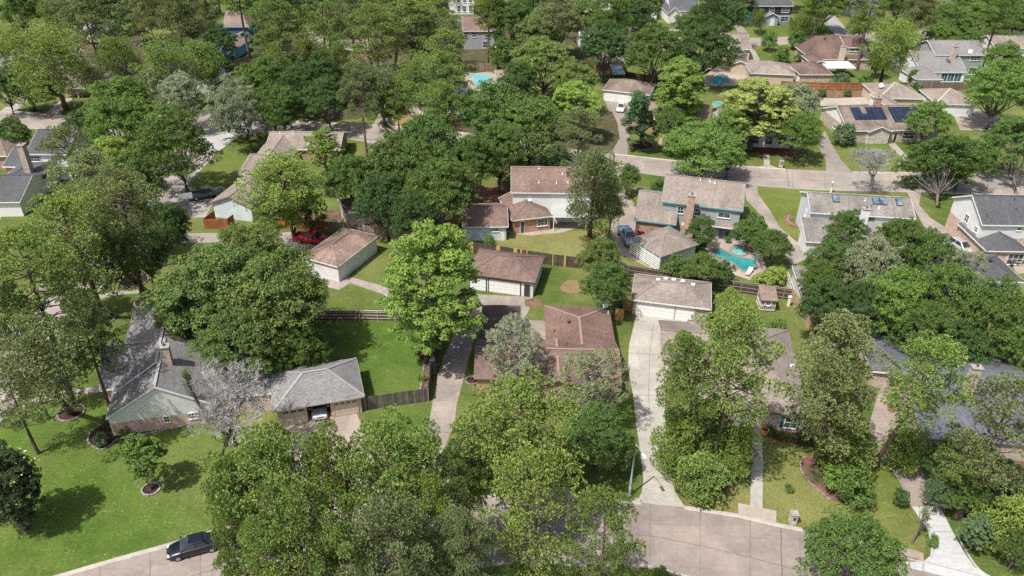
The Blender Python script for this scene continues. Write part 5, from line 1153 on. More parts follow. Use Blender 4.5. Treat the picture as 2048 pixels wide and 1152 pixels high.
# edging of garden beds
def edging(label, px, col=(.42, .36, .31), closed=True, w=.16, h=.14, rocks=True, sm=3):
    pts = smooth([P2(*p) for p in px], sm, closed); t = thing('stone_edging', label, 'edging', (*pts[0], 0)); m = MB(); R_ = random.Random(9); acc = 0
    for a, b in zip(pts, (pts[1:]+pts[:1]) if closed else pts[1:]):
        A, B = Vector((*a, 0)), Vector((*b, 0)); L = (B-A).length; k = max(1, int(L/.38))
        for i in range(k):
            c = A.lerp(B, (i+.5)/k); m.box(c+Vector((0, 0, h*.4)), (L/k*.86, w*R_.uniform(.8, 1.25), h*R_.uniform(.8, 1.3)), (B-A).normalized()+Vector((R_.uniform(-.12, .12), R_.uniform(-.12, .12), 0)))
    m.build('stones', concrete(col, .4, .3), t)
edging('pale stone edging of the planting bed along the brick gable wall', [(180, 866), (176, 884), (200, 900), (222, 891), (240, 878), (330, 861), (400, 847)], closed=False)
edging('curved stone edging beside the plum leaved shrub', [(852, 700), (846, 745), (840, 780), (826, 792)], closed=False); edging('rounded edging of the bed around the two trunked pine shrubs', [(1610, 914), (1600, 928), (1606, 950), (1630, 976), (1660, 1000)], closed=False)
edging('oval edging of the bare bed by the skylight house', [(1578, 432), (1575, 441), (1584, 450), (1600, 453)], closed=False)
def ring(label, px, r, col=(.36, .33, .3)):
    c = P2(*px); q = [(c[0]+math.cos(a)*r, c[1]+math.sin(a)*r) for a in np.linspace(0, 2*math.pi, 13)[:-1]]; t = thing('tree_ring', label, 'tree ring', (*c, 0)); m = MB(); R_ = random.Random(int(px[0])); n = int(2*math.pi*r/.33)
    for i in range(n): a = 2*math.pi*i/n; m.box((c[0]+math.cos(a)*r, c[1]+math.sin(a)*r, .07), (.3, .18*R_.uniform(.8, 1.3), .16*R_.uniform(.8, 1.4)), (-math.sin(a), math.cos(a), 0))
    m.build('stones', concrete(col, .4, .3), t); m = MB(); m.prism(q, -.1, .035); m.build('mulch', MULCH, t)
ring('round stone ring at the foot of the young round tree', (302, 979), .85); ring('stone ring around the pine on the shaded side lawn', (208, 638), 1.4); ring('rocky ring at the foot of the pine by the brick gable corner', (142, 826), 1.4); ring('stone ring under the pyramid shaped tree', (1283, 291), 2.4, (.4, .3, .25))
ring('ring of stones around the small tree on the far street lawn', (68, 222), 1.3); ring('dark mulch ring below the paired trunks on the shaded lawn', (268, 562), 1.9); ring('grey stone circle beside the brown house driveway', (944, 762), .75); ring('rock ring under the leaning trunk by the pale pole', (288, 606), 1.2); ring('ring of stones at the garden drive palm', (1282, 380), .9)
# ---------------- trees and shrubs ----------------
BARKP = bark((.14, .10, .08)); BARKO = bark((.13, .115, .10)); BARKB = bark((.34, .33, .32))
def leafquads(name, P_, Nn, size, aspect, rng, mat, fold=.25, per=20):
    """leaf-sized four-cornered faces at P_ facing Nn; one mesh"""
    n = len(P_); a = rng.normal(size=(n, 3)); Nn = Nn/np.linalg.norm(Nn, axis=1, keepdims=True)
    t = np.cross(Nn, a); t /= np.linalg.norm(t, axis=1, keepdims=True)+1e-9; b = np.cross(Nn, t)
    L = (size*rng.uniform(.7, 1.3, n))[:, None]; W = L*aspect
    v = np.stack([P_-t*L*.5, P_+b*W*.5-Nn*L*fold*.3, P_+t*L*.5-Nn*L*fold*.4, P_-b*W*.5-Nn*L*fold*.3], 1).reshape(-1, 3)
    me = bpy.data.meshes.new(name); me.vertices.add(4*n); me.vertices.foreach_set('co', v.astype(np.float32).ravel())
    me.loops.add(4*n); me.loops.foreach_set('vertex_index', np.arange(4*n, dtype=np.int32))
    me.polygons.add(n); me.polygons.foreach_set('loop_start', np.arange(0, 4*n, 4, dtype=np.int32)); me.materials.append(mat); me.update(); me.validate()
    set_tone(me, rng, n, per); return me
def set_tone(me, rng, n, per):
    k = n//per+1; big = np.repeat(rng.random(k//12+1), 12)[:k]; t = np.clip(rng.random(k)*.6+big*.4, 0, 1); t = np.repeat(t, per)[:n]
    at = me.attributes.new('tone', 'FLOAT', 'POINT'); at.data.foreach_set('value', np.repeat(t, 4).astype(np.float32))
def sph(rng, n):
    a = rng.normal(size=(n, 3)); return a/np.linalg.norm(a, axis=1, keepdims=True)
def clumps(rng, C_, r, per, leaf, flat=.75, up=.35, inner=.72):
    """leaf positions and normals on small leaf clumps centred at C_ with radii r"""
    n = len(C_)*per; d = sph(rng, n); d[:, 2] = np.where(d[:, 2] < -.35, -d[:, 2]*.5, d[:, 2]); cc = np.repeat(C_, per, 0); rr = np.repeat(r, per)[:, None]
    p = cc+d*rr*rng.uniform(inner, 1.08, (n, 1))*np.array([1, 1, flat]); nn = d+rng.normal(size=(n, 3))*.55+np.array([0, 0, up]); return p, nn
def limb(m, a, b, r0, r1, rng, sag=.12, n=6, seg=4):
    a = np.array(a, float); b = np.array(b, float); L = np.linalg.norm(b-a); pts = []; j = rng.normal(size=(seg+1, 3))*L*.035
    for i in range(seg+1):
        t = i/seg; p = a+(b-a)*t; p[2] += math.sin(t*math.pi)*L*sag*-.5+0; p = p+j[i]*(0 < i < seg); pts.append(tuple(p))
    m.tube(pts, [r0+(r1-r0)*(i/seg)**.8 for i in range(seg+1)], n, cap=False); return pts
PROTO = {}
def register(kind, H, Rr, hc, crown, trunk): PROTO.setdefault(kind, []).append(dict(H=H, R=Rr, hc=hc, crown=crown, trunk=trunk))
def trunk_mesh(m, mat, name='trunk'):
    me = bpy.data.meshes.new(name); me.from_pydata(m.v, [], m.f); me.polygons.foreach_set('use_smooth', [True]*len(m.f)); me.materials.append(mat); me.update(); return me
def make_oak(seed, H=11, Rr=6.5, base=.28, lobes=34, kind='oak', leaf=.34, per=26, sub=13, shape='dome', barkm=None, airy=1.0, trunk_r=.35):
    rng = np.random.default_rng(seed); cz0, cz1 = H*base, H; C_, R_, lb = [], [], []
    asym = rng.uniform(.8, 1.15, 8)
    for i in range(lobes):
        az = (i*2.399963+rng.normal()*.25) % (2*math.pi); t = (i+.5)/lobes; q = asym[int(az/(2*math.pi)*8) % 8]
        if shape == 'dome': ph = math.acos(1-1.12*t); rh = math.sin(min(ph, math.pi/2+.2)); z = cz0+(cz1-cz0)*(.34+.62*math.cos(ph)) ; rad_ = Rr*.74*rh*q
        elif shape == 'cone': z = cz0+(cz1-cz0)*(.06+.9*(1-t)**.85); rad_ = Rr*.86*(1-((z-cz0)/(cz1-cz0)))**.6*q*(.62+.38*rng.random()) ; rad_ = max(rad_, .15)
        elif shape == 'ovoid': ph = math.acos(1-1.8*t); z = cz0+(cz1-cz0)*(.47+.44*math.cos(ph)); rad_ = Rr*.72*math.sin(ph)*q
        z += rng.normal()*.04*H*(shape != 'cone'); rad_ *= rng.uniform(.78, 1.08)
        c = np.array([math.cos(az)*rad_, math.sin(az)*rad_, z]); r = Rr*rng.uniform(.2, .36)*(1 if shape != 'cone' else .75); lb.append((c, r))
        d = sph(rng, sub); d[:, 2] = np.where(d[:, 2] < -.15, -d[:, 2], d[:, 2]); C_.append(c+d*r*rng.uniform(.55, 1.0, (sub, 1))*np.array([1, 1, .7])); R_.append(rng.uniform(.30, .55, sub)*Rr/6.5*airy*1.35)
    C_ = np.concatenate(C_); R_ = np.concatenate(R_); P_, Nn = clumps(rng, C_, R_, per, leaf)
    cr = leafquads('crown', P_, Nn, leaf, .62, rng, foliage('leaf'), per=per); m = MB(); top = H*base*1.05
    m.tube([(0, 0, -.1), (.05, 0, .4), (rng.normal()*.15, rng.normal()*.15, top*.6), (rng.normal()*.2, rng.normal()*.2, top)], [trunk_r*1.35, trunk_r, trunk_r*.85, trunk_r*.75], 9, cap=False)
    if shape in ('cone', 'ovoid'): m.tube([(0, 0, top), (.1, 0, H*.6), (0, .05, H*.93)], [trunk_r*.75, trunk_r*.4, .04], 7, cap=False)
    for c, r in lb[::1 if lobes < 40 else 2]:
        s_ = (0, 0, top*rng.uniform(.7, 1.0)) if shape == 'dome' else (0, 0, max(top, c[2]-abs(np.linalg.norm(c[:2]))*.5)); limb(m, s_, c+np.array([0, 0, r*.3]), trunk_r*.42, .03, rng, .18, 5)
        for k in range(2): e = c+sph(rng, 1)[0]*r*.9; e[2] = max(e[2], c[2]); limb(m, c*.85+np.array([0, 0, c[2]*.12]), e, .05, .015, rng, 0, 4, 2)
    register(kind, H, Rr, (base+1)/2*H if shape != 'dome' else H*.66, cr, trunk_mesh(m, barkm or BARKO))
def make_pine(seed, H=20, Rr=4.6, base=.45, kind='pine', whorls=12, tuft=.40, dens=1.0, round_=True, blades=11):
    rng = np.random.default_rng(seed); m = MB(); bend = rng.normal(size=2)*.35
    ax = lambda z: np.array([bend[0]*math.sin(z/H*2.6), bend[1]*math.sin(z/H*3.1), z])
    m.tube([tuple(ax(H*t)-np.array([0, 0, .1 if t == 0 else 0])) for t in np.linspace(0, .97, 9)], [.38*(1-t*.86)*(1.25 if t == 0 else 1) for t in np.linspace(0, 1, 9)], 9, cap=False)
    T_ = []; U_ = []
    for w in range(whorls):
        t = (w+.3)/whorls; z = H*(base+(.97-base)*t); prof = (math.sin(math.pi*min(1, .22+t*.78))**.7 if round_ else (1-t)**.7*.95+.12); nb = 4 if t < .85 else 3
        for k in range(nb):
            az = w*2.4+k*2*math.pi/nb+rng.normal()*.3; L = Rr*prof*rng.uniform(.55, 1.12); rise = L*(-.05+.55*t)+rng.normal()*.25; a = ax(z); b = a+np.array([math.cos(az)*L, math.sin(az)*L, rise])
            pts = limb(m, a, b, .09*(1-t*.5)+.02, .025, rng, .15, 5)
            for q in range(max(2, int((1.0+L*.72)*dens))):
                s_ = 1.0 if q == 0 else rng.uniform(.35, .95); c = a+(b-a)*s_+np.array([-math.sin(az), math.cos(az), 0])*rng.normal()*L*.22*(.4+.6*s_)+np.array([0, 0, rng.uniform(.1, .55)])
                limb(m, a+(b-a)*max(.1, s_-.22), c, .03, .014, rng, 0, 4, 2); pr = rng.uniform(.5, .98)
                nt = int(4.2*pr*pr/(tuft*tuft*1.25)); k_ = np.arange(nt)+.5; cz = 1-k_/nt*1.25; ga = k_*2.39996+rng.random()*6; sr = np.sqrt(np.maximum(0, 1-cz**2))
                d = np.stack([np.cos(ga)*sr, np.sin(ga)*sr, cz], 1)+rng.normal(size=(nt, 3))*.09; T_.append(c+d*np.array([pr, pr, pr*.62])*rng.uniform(.8, 1.12, (nt, 1))); U_.append(d*np.array([1, 1, .8])+np.array([0, 0, .5]))
    for q in range(5): d = sph(rng, 8); d[:, 2] = abs(d[:, 2]); T_.append(ax(H*.97)+d*.6); U_.append(d+np.array([0, 0, .5]))
    T_ = np.concatenate(T_); U_ = np.concatenate(U_); U_ /= np.linalg.norm(U_, axis=1, keepdims=True); n = len(T_)
    d = sph(rng, n*blades); u = np.repeat(U_, blades, 0); d = d+u*.75; d /= np.linalg.norm(d, axis=1, keepdims=True); tt = np.repeat(T_, blades, 0); L = (tuft*rng.uniform(.65, 1.2, n*blades))[:, None]
    side = np.cross(d, rng.normal(size=d.shape)); side /= np.linalg.norm(side, axis=1, keepdims=True); w = .05+.035*rng.random((n*blades, 1))
    v = np.stack([tt-side*w*.5, tt+d*L*.75-side*w*.75, tt+d*L, tt+d*L*.75+side*w*.75], 1).reshape(-1, 3); N_ = n*blades
    me = bpy.data.meshes.new('crown'); me.vertices.add(4*N_); me.vertices.foreach_set('co', v.astype(np.float32).ravel()); me.loops.add(4*N_); me.loops.foreach_set('vertex_index', np.arange(4*N_, dtype=np.int32))
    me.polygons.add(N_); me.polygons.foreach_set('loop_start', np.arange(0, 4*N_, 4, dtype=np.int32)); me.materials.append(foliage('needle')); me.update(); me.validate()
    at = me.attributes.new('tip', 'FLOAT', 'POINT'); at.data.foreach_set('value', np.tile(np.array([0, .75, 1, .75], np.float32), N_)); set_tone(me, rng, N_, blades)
    register(kind, H, Rr, H*(base*.42+.58), me, trunk_mesh(m, BARKP))
def make_bare(seed, H=10, Rr=4.5, kind='bare', depth=5, leaves=0):
    rng = np.random.default_rng(seed); m = MB(); tips = []
    def rec(p, d, L, r, k):
        pts = [p]; q = p.copy(); dd = d.copy()
        for i in range(3): dd = dd+rng.normal(size=3)*.13; dd /= np.linalg.norm(dd); q = q+dd*L/3; pts.append(q.copy())
        m.tube([tuple(x) for x in pts], [r, r*.87, r*.76, r*.66], 6 if k < 2 else 3, cap=False)
        if k >= depth: tips.append(q); return
        for j in range(3 if k else 4):
            a = sph(rng, 1)[0]; nd = dd*(.9 if k else 1.0)+a*(.62 if k else .6); nd[2] += (.5 if k < 3 else .25); nd /= np.linalg.norm(nd); rec(pts[2] if j == 2 else q, nd, L*rng.uniform(.62, .84), max(r*.58, .0135), k+1)
    rec(np.zeros(3), np.array([0, 0, 1.]), H*.2, .19, 0); T_ = np.array(tips); me = None
    if leaves: sel = T_[rng.random(len(T_)) < leaves]; P_, Nn = clumps(rng, sel, np.full(len(sel), .3), 12, .2); me = leafquads('crown', P_, Nn, .2, .6, rng, foliage('leaf'))
    Hm = T_[:, 2].max(); Rm = np.percentile(np.hypot(T_[:, 0], T_[:, 1]), 92); register(kind, Hm, Rm, Hm*.62, me, trunk_mesh(m, BARKB if not leaves else BARKO))
def make_shrub(seed, H=2.4, Rr=1.7, kind='shrub', leaf=.17, n=46, per=70):
    rng = np.random.default_rng(seed); d = sph(rng, n); d[:, 2] = np.abs(d[:, 2]); C_ = d*np.array([Rr*.72, Rr*.72, H*.62])*rng.uniform(.55, 1.05, (n, 1))+np.array([0, 0, H*.22]); P_, Nn = clumps(rng, C_, rng.uniform(.22, .42, n)*Rr/1.7*1.15, per, leaf, .9)
    P_[:, 2] = np.maximum(P_[:, 2], .03); me = leafquads('crown', P_, Nn, leaf, .6, rng, foliage('leaf')); m = MB()
    for i in range(6): limb(m, (rng.normal()*.1, rng.normal()*.1, -.05), C_[i*7 % n], .05, .02, rng, 0, 5, 3)
    register(kind, H, Rr, H*.55, me, trunk_mesh(m, BARKO, 'stem'))
def make_palm(seed, kind='palm'):
    rng = np.random.default_rng(seed); m = MB(); m.tube([(0, 0, -.1), (0, 0, .7)], [.25, .18], 9, cap=False); fr = MB()
    for i in range(26):
        az = i*2.4; el = rng.uniform(.15, 1.1); L = rng.uniform(1.3, 1.8); pts = [np.array([math.cos(az)*math.cos(el-s_*.9)*L*s_, math.sin(az)*math.cos(el-s_*.9)*L*s_, .7+math.sin(el-s_*.7)*L*s_]) for s_ in np.linspace(0, 1, 8)]; sd = np.array([-math.sin(az), math.cos(az), 0])
        for j in range(1, 8):
            for s_ in (-1, 1): p = pts[j]; e = p+sd*s_*.32+(pts[j]-pts[j-1])*.6; w = (pts[j]-pts[j-1])*.35; fr.poly([p, p+w, e])
    me = bpy.data.meshes.new('fronds'); me.from_pydata(fr.v, [], fr.f); me.materials.append(foliage('leaf')); me.update(); register(kind, 1.9, 1.7, .9, me, trunk_mesh(m, BARKO, 'stem'))
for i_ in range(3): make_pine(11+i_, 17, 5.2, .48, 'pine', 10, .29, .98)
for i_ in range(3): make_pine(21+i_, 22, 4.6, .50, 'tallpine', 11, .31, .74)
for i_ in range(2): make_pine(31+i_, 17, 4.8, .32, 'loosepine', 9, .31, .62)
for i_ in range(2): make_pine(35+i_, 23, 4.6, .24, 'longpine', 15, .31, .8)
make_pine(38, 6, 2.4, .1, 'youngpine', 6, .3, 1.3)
for i_ in range(3): make_oak(41+i_, 11, 6.5, .26, 44, 'oak', .25, 46, 15)
make_oak(51, 12, 4.6, .14, 46, 'gum', .24, 44, 12, 'cone'); make_oak(52, 12, 4.4, .12, 60, 'ovoid', .2, 56, 13, 'ovoid'); make_oak(53, 12, 4.5, .14, 56, 'ovoid', .2, 56, 13, 'ovoid')
for i_ in range(2): make_oak(61+i_, 11, 5.2, .25, 34, 'airy', .19, 46, 12, 'ovoid', airy=.9, barkm=bark((.30, .27, .25)), trunk_r=.2)
make_oak(71, 6, 2.6, .22, 30, 'smalltree', .22, 24, 10, 'ovoid', airy=1.0, trunk_r=.1)
for i_ in range(2): make_shrub(81+i_)
make_shrub(85, 1.0, 1.1, 'lowshrub', .13, 26, 40)
make_bare(94, 11, 4.5, 'bare', 7); make_bare(92, 9, 4, 'twiggy', 4, .35); make_palm(5)
NPROTO = {k: 0 for k in PROTO}
COLS = dict(P=(.14, .20, .062), PD=(.11, .16, .065), PL=(.165, .24, .068), PG=(.145, .18, .09), O=(.088, .155, .04), OV=(.112, .17, .05), OD=(.062, .12, .038), OL=(.115, .205, .048), B=(.19, .30, .065), BL=(.21, .29, .07), Y=(.27, .32, .10), S=(.22, .26, .17), SL=(.28, .32, .23), M=(.055, .085, .035), T=(.105, .175, .085), U=(.06, .03, .03))
R0_ = random.Random(77)
def tree(kind, c, w, h, col, label, base=None, flat=None, cat=None, grp=None):
    """c: where the crown's middle shows, w: crown half width (both in the photo), h: height in metres"""
    ps = PROTO[kind]; i = NPROTO[kind]; NPROTO[kind] += 1; p = ps[i % len(ps)]; s_ = h/p['H']; hc = p['hc']*s_
    v = P(c[0], c[1], hc); dist = (v-CAMP).dot(_F); R = w*dist/FPX; rs = R/(p['R']*1.02)
    nm = dict(pine='pine_tree', tallpine='pine_tree', loosepine='pine_tree', longpine='pine_tree', youngpine='young_pine', oak='oak_tree', gum='maple_tree', ovoid='leafy_tree', airy='leafy_tree', smalltree='small_tree', shrub='shrub', lowshrub='low_shrub', bare='bare_tree', twiggy='sparse_tree', palm='palm_shrub')[kind]
    ct = cat or ('shrub' if 'shrub' in nm else 'tree'); b = Vector((v.x, v.y, 0)); lean = None
    if base: b = Vector((*P2(*base), 0)); lean = v-b
    t = thing(nm, label, ct, b, grp)
    if lean is not None:
        lean = Vector((lean.x, lean.y, max(lean.z, .5))); q = Vector((0, 0, 1)).rotation_difference(lean.normalized())
        e = q.to_matrix().to_4x4() @ Matrix.Rotation(R0_.uniform(0, 6.28), 4, 'Z'); t.rotation_euler = e.to_euler()
    else: t.rotation_euler = (R0_.uniform(-.03, .03), R0_.uniform(-.03, .03), R0_.uniform(0, 6.28))
    t.scale = (rs, rs, s_)
    k = R0_.uniform(.88, 1.14); cc = COLS[col]; hue = R0_.uniform(-.04, .06)
    tr = bpy.data.objects.new('stem' if 'shrub' in nm else 'trunk', p['trunk']); COL.objects.link(tr); tr.parent = t
    if p['crown']:
        cr = bpy.data.objects.new('fronds' if kind == 'palm' else 'crown', p['crown']); COL.objects.link(cr); cr.parent = t; cr.color = (cc[0]*k*(1+hue), cc[1]*k, cc[2]*k*(1-hue), 1)
    return t
# near street pines and shrubs
tree('pine', (548, 962), 118, 19, 'P', 'dense rounded pine in front of the three door garage apron')
tree('pine', (478, 1085), 56, 15, 'P', 'pine beside the rear of the black parked car')
tree('pine', (757, 945), 112, 20, 'P', 'broad dense pine standing between the garage apron and the stained driveway')
tree('pine', (600, 1085), 110, 20, 'P', 'wide pine over the near street just past the black car')
tree('pine', (790, 1095), 112, 20, 'PG', 'full pine over the near street showing a dark central trunk')
tree('loosepine', (885, 1010), 60, 17, 'PD', 'loose pine with dark open limbs over the foot of the stained driveway')
tree('pine', (1022, 850), 124, 18, 'P', 'wide flat topped pine in front of the brown roofed house')
tree('pine', (935, 940), 48, 14, 'PD', 'darker pine at the edge of the stained driveway below the brown roofed house')
tree('pine', (1040, 935), 66, 14, 'P', 'pine beside the front walk of the brown roofed house')
tree('loosepine', (1062, 1040), 112, 20, 'P', 'open branched pine standing at the bend of the near street kerb')
tree('loosepine', (1215, 1095), 78, 18, 'P', 'thin crowned pine reaching over the middle of the near street')
tree('pine', (930, 1120), 60, 18, 'PG', 'pine crown between the dark trunked pine and the street bend pine')
tree('loosepine', (690, 1150), 70, 19, 'P', 'pine at the very edge of the view below the full street pine')
tree('airy', (1036, 700), 66, 11, 'SL', 'silvery slender tree rising before the dark flat rear roof')
tree('airy', (1180, 762), 82, 11, 'S', 'silvery sprawling tree covering the front gable of the brown roofed house')
tree('oak', (1195, 868), 72, 7.5, 'O', 'deep green bushy tree below the silvery sprawling tree')
tree('oak', (1132, 905), 52, 5.5, 'OL', 'bright green bushy tree beside the front walk of the brown roofed house')
tree('oak', (1232, 905), 40, 5, 'O', 'round leafy bush tree just behind the slim street lamp')
tree('shrub', (1150, 940), 30, 2.2, 'O', 'low dark shrub by the front walk pad')
tree('oak', (952, 900), 56, 6, 'OD', 'dark rounded tree leaning over the edge of the stained driveway')
tree('tallpine', (1474, 692), 92, 22, 'P', 'tall pine with layered crown in front of the taupe roofed house', base=(1436, 938))
tree('longpine', (1370, 745), 66, 20, 'P', 'tall pine beside the pale driveway garage doors', base=(1384, 905))
tree('youngpine', (1425, 862), 44, 8, 'P', 'pine between the two trunks above the red mulch bed')
tree('youngpine', (1405, 945), 46, 5, 'PL', 'bright young pine growing in the red mulch bed')
tree('youngpine', (1474, 900), 34, 6.5, 'PL', 'bright pine beside the grey front walk')
tree('youngpine', (1350, 880), 40, 7, 'PL', 'fresh green pine bough tree leaning over the lower pale driveway')
tree('longpine', (1670, 730), 94, 22, 'PG', 'massive olive pine between the taupe roof and the brown driveway', base=(1634, 918))
tree('youngpine', (1698, 880), 50, 7, 'P', 'mid green pine behind the round dark shrub mass')
tree('shrub', (1680, 950), 44, 4, 'OL', 'bright leafy shrub behind the curved bed edging')
tree('shrub', (1712, 968), 52, 4.5, 'O', 'big rounded dark shrub on the verge lawn')
tree('palm', (1632, 945), 24, 1.9, 'O', 'spiky palm beside the pine trunk in the curved bed')
tree('shrub', (1618, 868), 24, 2.2, 'OD', 'dark round shrub at the end of the teal window wall')
tree('tallpine', (1862, 738), 76, 21, 'PL', 'bright pine with long leaning trunk over the brown driveway', base=(1746, 932))
tree('youngpine', (1806, 895), 36, 4.5, 'PL', 'small bright pine at the brown driveway edge by the red pot')
tree('loosepine', (2000, 850), 92, 17, 'PG', 'feathery pine in front of the blue grey roof at the picture edge')
tree('pine', (1930, 915), 58, 9, 'P', 'wide low pine among the shrubs below the blue grey roof')
tree('oak', (1885, 925), 44, 6, 'OD', 'dark leafy tree at the corner of the blue grey roofed house')
tree('oak', (1938, 990), 48, 5, 'O', 'leafy tree midway along the hedge beside the brown driveway')
tree('oak', (1882, 985), 34, 4, 'T', 'blue green shrub tree beside the top of the new white driveway')
tree('oak', (1995, 960), 52, 6, 'OD', 'shaded tree at the outer end of the shrub row')
tree('youngpine', (2020, 1040), 52, 6, 'PL', 'yellow green young pine above the lower hedge end')
tree('smalltree', (1956, 1062), 38, 4.5, 'T', 'blue green small tree on the lawn beside the new white driveway')
tree('oak', (2040, 1095), 36, 5, 'O', 'bushy tree at the lower hedge end')
tree('smalltree', (1802, 992), 18, 2.6, 'OD', 'small dark tree at the join of the brown and white driveways')
tree('twiggy', (1838, 1052), 32, 4, 'OL', 'thin multi stemmed tree leaning over the new white driveway')
tree('lowshrub', (1868, 1080), 16, 1.6, 'OL', 'low leafy sprig on the kerb edge of the new white driveway')
tree('oak', (1712, 1118), 106, 9, 'O', 'spreading leafy tree at the bottom kerb beside the storm drain')
tree('shrub', (1320, 1146), 20, 2.4, 'OL', 'lone bright shrub on the bottom verge')
tree('shrub', (1060, 1150), 40, 2.2, 'O', 'wide shrub on the bottom verge under the street bend pine')
tree('lowshrub', (1578, 975), 14, 1.0, 'OL', 'little white flowering shrub in the middle of the shaded front lawn')
for i, (x, y) in enumerate(((1541, 860), (1560, 868), (1580, 872), (1600, 880))):
    tree('lowshrub', (x, y), 15, 1.1, 'OD', ('low dark shrub closest to the amber pot', 'low dark shrub second from the amber pot in the red bed', 'low dark shrub third from the amber pot in the red bed', 'low dark shrub at the far end of the red bed from the amber pot')[i], grp='shrubs in the red bed')
tree('pine', (650, 958), 74, 19, 'P', 'pine between the garage apron pine and the broad dense pine')
tree('pine', (480, 985), 62, 17, 'P', 'pine at the lawn edge nearest the pale leafless tree')
tree('pine', (862, 930), 44, 16, 'PL', 'smaller pine reaching over the narrow part of the stained driveway')
tree('loosepine', (545, 1130), 70, 19, 'P', 'pine at the bottom of the view past the rear of the black car')
tree('loosepine', (860, 1060), 66, 18, 'PL', 'light pine at the foot of the stained driveway')
# left lawn
MAG = tree('ovoid', (12, 975), 74, 10, 'M', 'dark glossy magnolia with white blossoms at the lawn edge')
tree('smalltree', (285, 912), 50, 7.2, 'OL', 'young round leafy tree in the stone ring on the big lawn', base=(302, 979))
tree('shrub', (200, 877), 19, 1.7, 'T', 'rounded blue green shrub in the bed at the brick gable corner')
tree('lowshrub', (248, 862), 14, 1.3, 'BL', 'yellow green shrub against the brick gable wall')
for i, (x, y) in enumerate(((277, 852), (350, 842), (366, 838), (382, 836))):
    tree('lowshrub', (x, y), 12, 1.0, 'BL', ('yellow green bush below the shaded brick of the gable wall', 'low bush just past the iron garden seat', 'low bush between two others beneath the wide gable window', 'low bush at the end of the wall bed near the pale twiggy tree')[i], grp='bushes along the brick gable wall')
tree('shrub', (212, 842), 14, 2.2, 'OD', 'dark upright shrub at the brick gable corner')
tree('bare', (468, 800), 96, 12.5, 'S', 'pale leafless tree in front of the brick house roof', base=(470, 890))
tree('twiggy', (430, 862), 56, 6, 'OL', 'half leafy shrub tree at the foot of the pale leafless tree')
tree('twiggy', (400, 780), 30, 8, 'OL', 'thin leafy tree standing before the white gable')
# big central oak mass
tree('oak', (430, 585), 132, 13, 'OV', 'huge spreading olive oak behind the grey shingled corner house')
tree('oak', (562, 600), 124, 13, 'OV', 'broad olive oak crown beside the capped rail fence')
tree('oak', (500, 520), 92, 11, 'OV', 'lighter oak crown by the pale drive of the red pickup')
tree('oak', (480, 690), 96, 9.5, 'OV', 'lower oak crown above the three door garage roof')
tree('oak', (350, 640), 52, 9, 'OV', 'oak crown overhanging the main grey roof ridge')
tree('oak', (600, 690), 58, 7, 'O', 'shaded oak at the inner end of the capped rail fence')
tree('oak', (560, 720), 44, 5.5, 'OL', 'bright low tree touching the three door garage hip')
tree('ovoid', (862, 575), 122, 19, 'B', 'vivid lime green maple beside the stained driveway', base=(866, 742))
tree('shrub', (850, 700), 22, 3.6, 'U', 'plum leaved shrub in the corner bed below the lime maple')
tree('lowshrub', (842, 752), 13, 1.2, 'BL', 'yellow green plant below the plum leaved shrub')
# left side pines
tree('tallpine', (128, 440), 95, 23, 'P', 'great pine with broad rounded top beside the side street', base=(207, 634))
tree('tallpine', (52, 545), 92, 22, 'P', 'dense pine over the side street below the dark roofed corner house')
tree('tallpine', (70, 690), 100, 20, 'PG', 'pine with sagging lower limbs over the pale side path', base=(142, 824))
tree('pine', (170, 660), 62, 16, 'PD', 'shaded pine between the side street and the grey west wing')
tree('pine', (205, 470), 76, 20, 'PD', 'dark pine behind the broad rounded top pine', base=(268, 560))
tree('tallpine', (245, 400), 72, 21, 'PG', 'grey green pine with bare leaning trunk near the pale pole', base=(288, 604))
tree('oak', (335, 455), 50, 10, 'OD', 'dark leafy tree at the lawn corner by the pale drives', base=(331, 530))
tree('oak', (268, 440), 48, 11, 'OD', 'dense dark tree between the side street and the shaded lawn')
tree('oak', (290, 505), 44, 9, 'OD', 'shaded tree above the paired trunks')
tree('pine', (20, 640), 52, 17, 'PD', 'shaded pine at the picture edge over the side street')
tree('loosepine', (25, 780), 50, 12, 'PG', 'straggly pine where the side street meets the lawn')
tree('oak', (135, 560), 50, 9, 'OD', 'dark undergrowth tree below the two great pines')
tree('oak', (25, 265), 30, 7, 'O', 'round street tree beside the dark grey multi level roofs')
tree('oak', (235, 255), 78, 13, 'OL', 'bright spreading oak beyond the side street corner')
tree('oak', (245, 212), 76, 12, 'OL', 'broad green oak hiding the far pale gable')
tree('oak', (345, 290), 84, 14, 'O', 'round oak with forked trunk beside the side street kerb', base=(375, 383))
tree('oak', (225, 320), 55, 10, 'BL', 'yellow green tree between the grey pines and the forked oak')
tree('loosepine', (150, 320), 62, 17, 'PG', 'greyish feathery pine beyond the dark grey roofs')
tree('loosepine', (190, 372), 88, 17, 'PG', 'wide greyish pine above the broad rounded top pine')
tree('oak', (270, 365), 60, 10, 'O', 'oak crown filling the side street verge')
tree('oak', (360, 195), 50, 11, 'S', 'grey leaved tree beyond the bright spreading oak')
tree('airy', (320, 170), 40, 11, 'S', 'pale grey crown by the bluish roofed house')
tree('oak', (165, 255), 42, 8, 'OD', 'low dark tree by the far street kerb')
tree('oak', (70, 165), 62, 10, 'O', 'small forked tree on the far lawn', base=(68, 222))
tree('oak', (10, 175), 40, 9, 'OD', 'dark tree at the picture edge below the hip roofed house')
tree('tallpine', (95, 72), 72, 25, 'P', 'tall dark pine above the porch posts house', base=(132, 218))
tree('tallpine', (160, 105), 42, 22, 'PG', 'pine standing just before the porch roof', base=(185, 180))
tree('tallpine', (22, 45), 50, 23, 'P', 'tall pine in the corner of the picture', base=(38, 140))
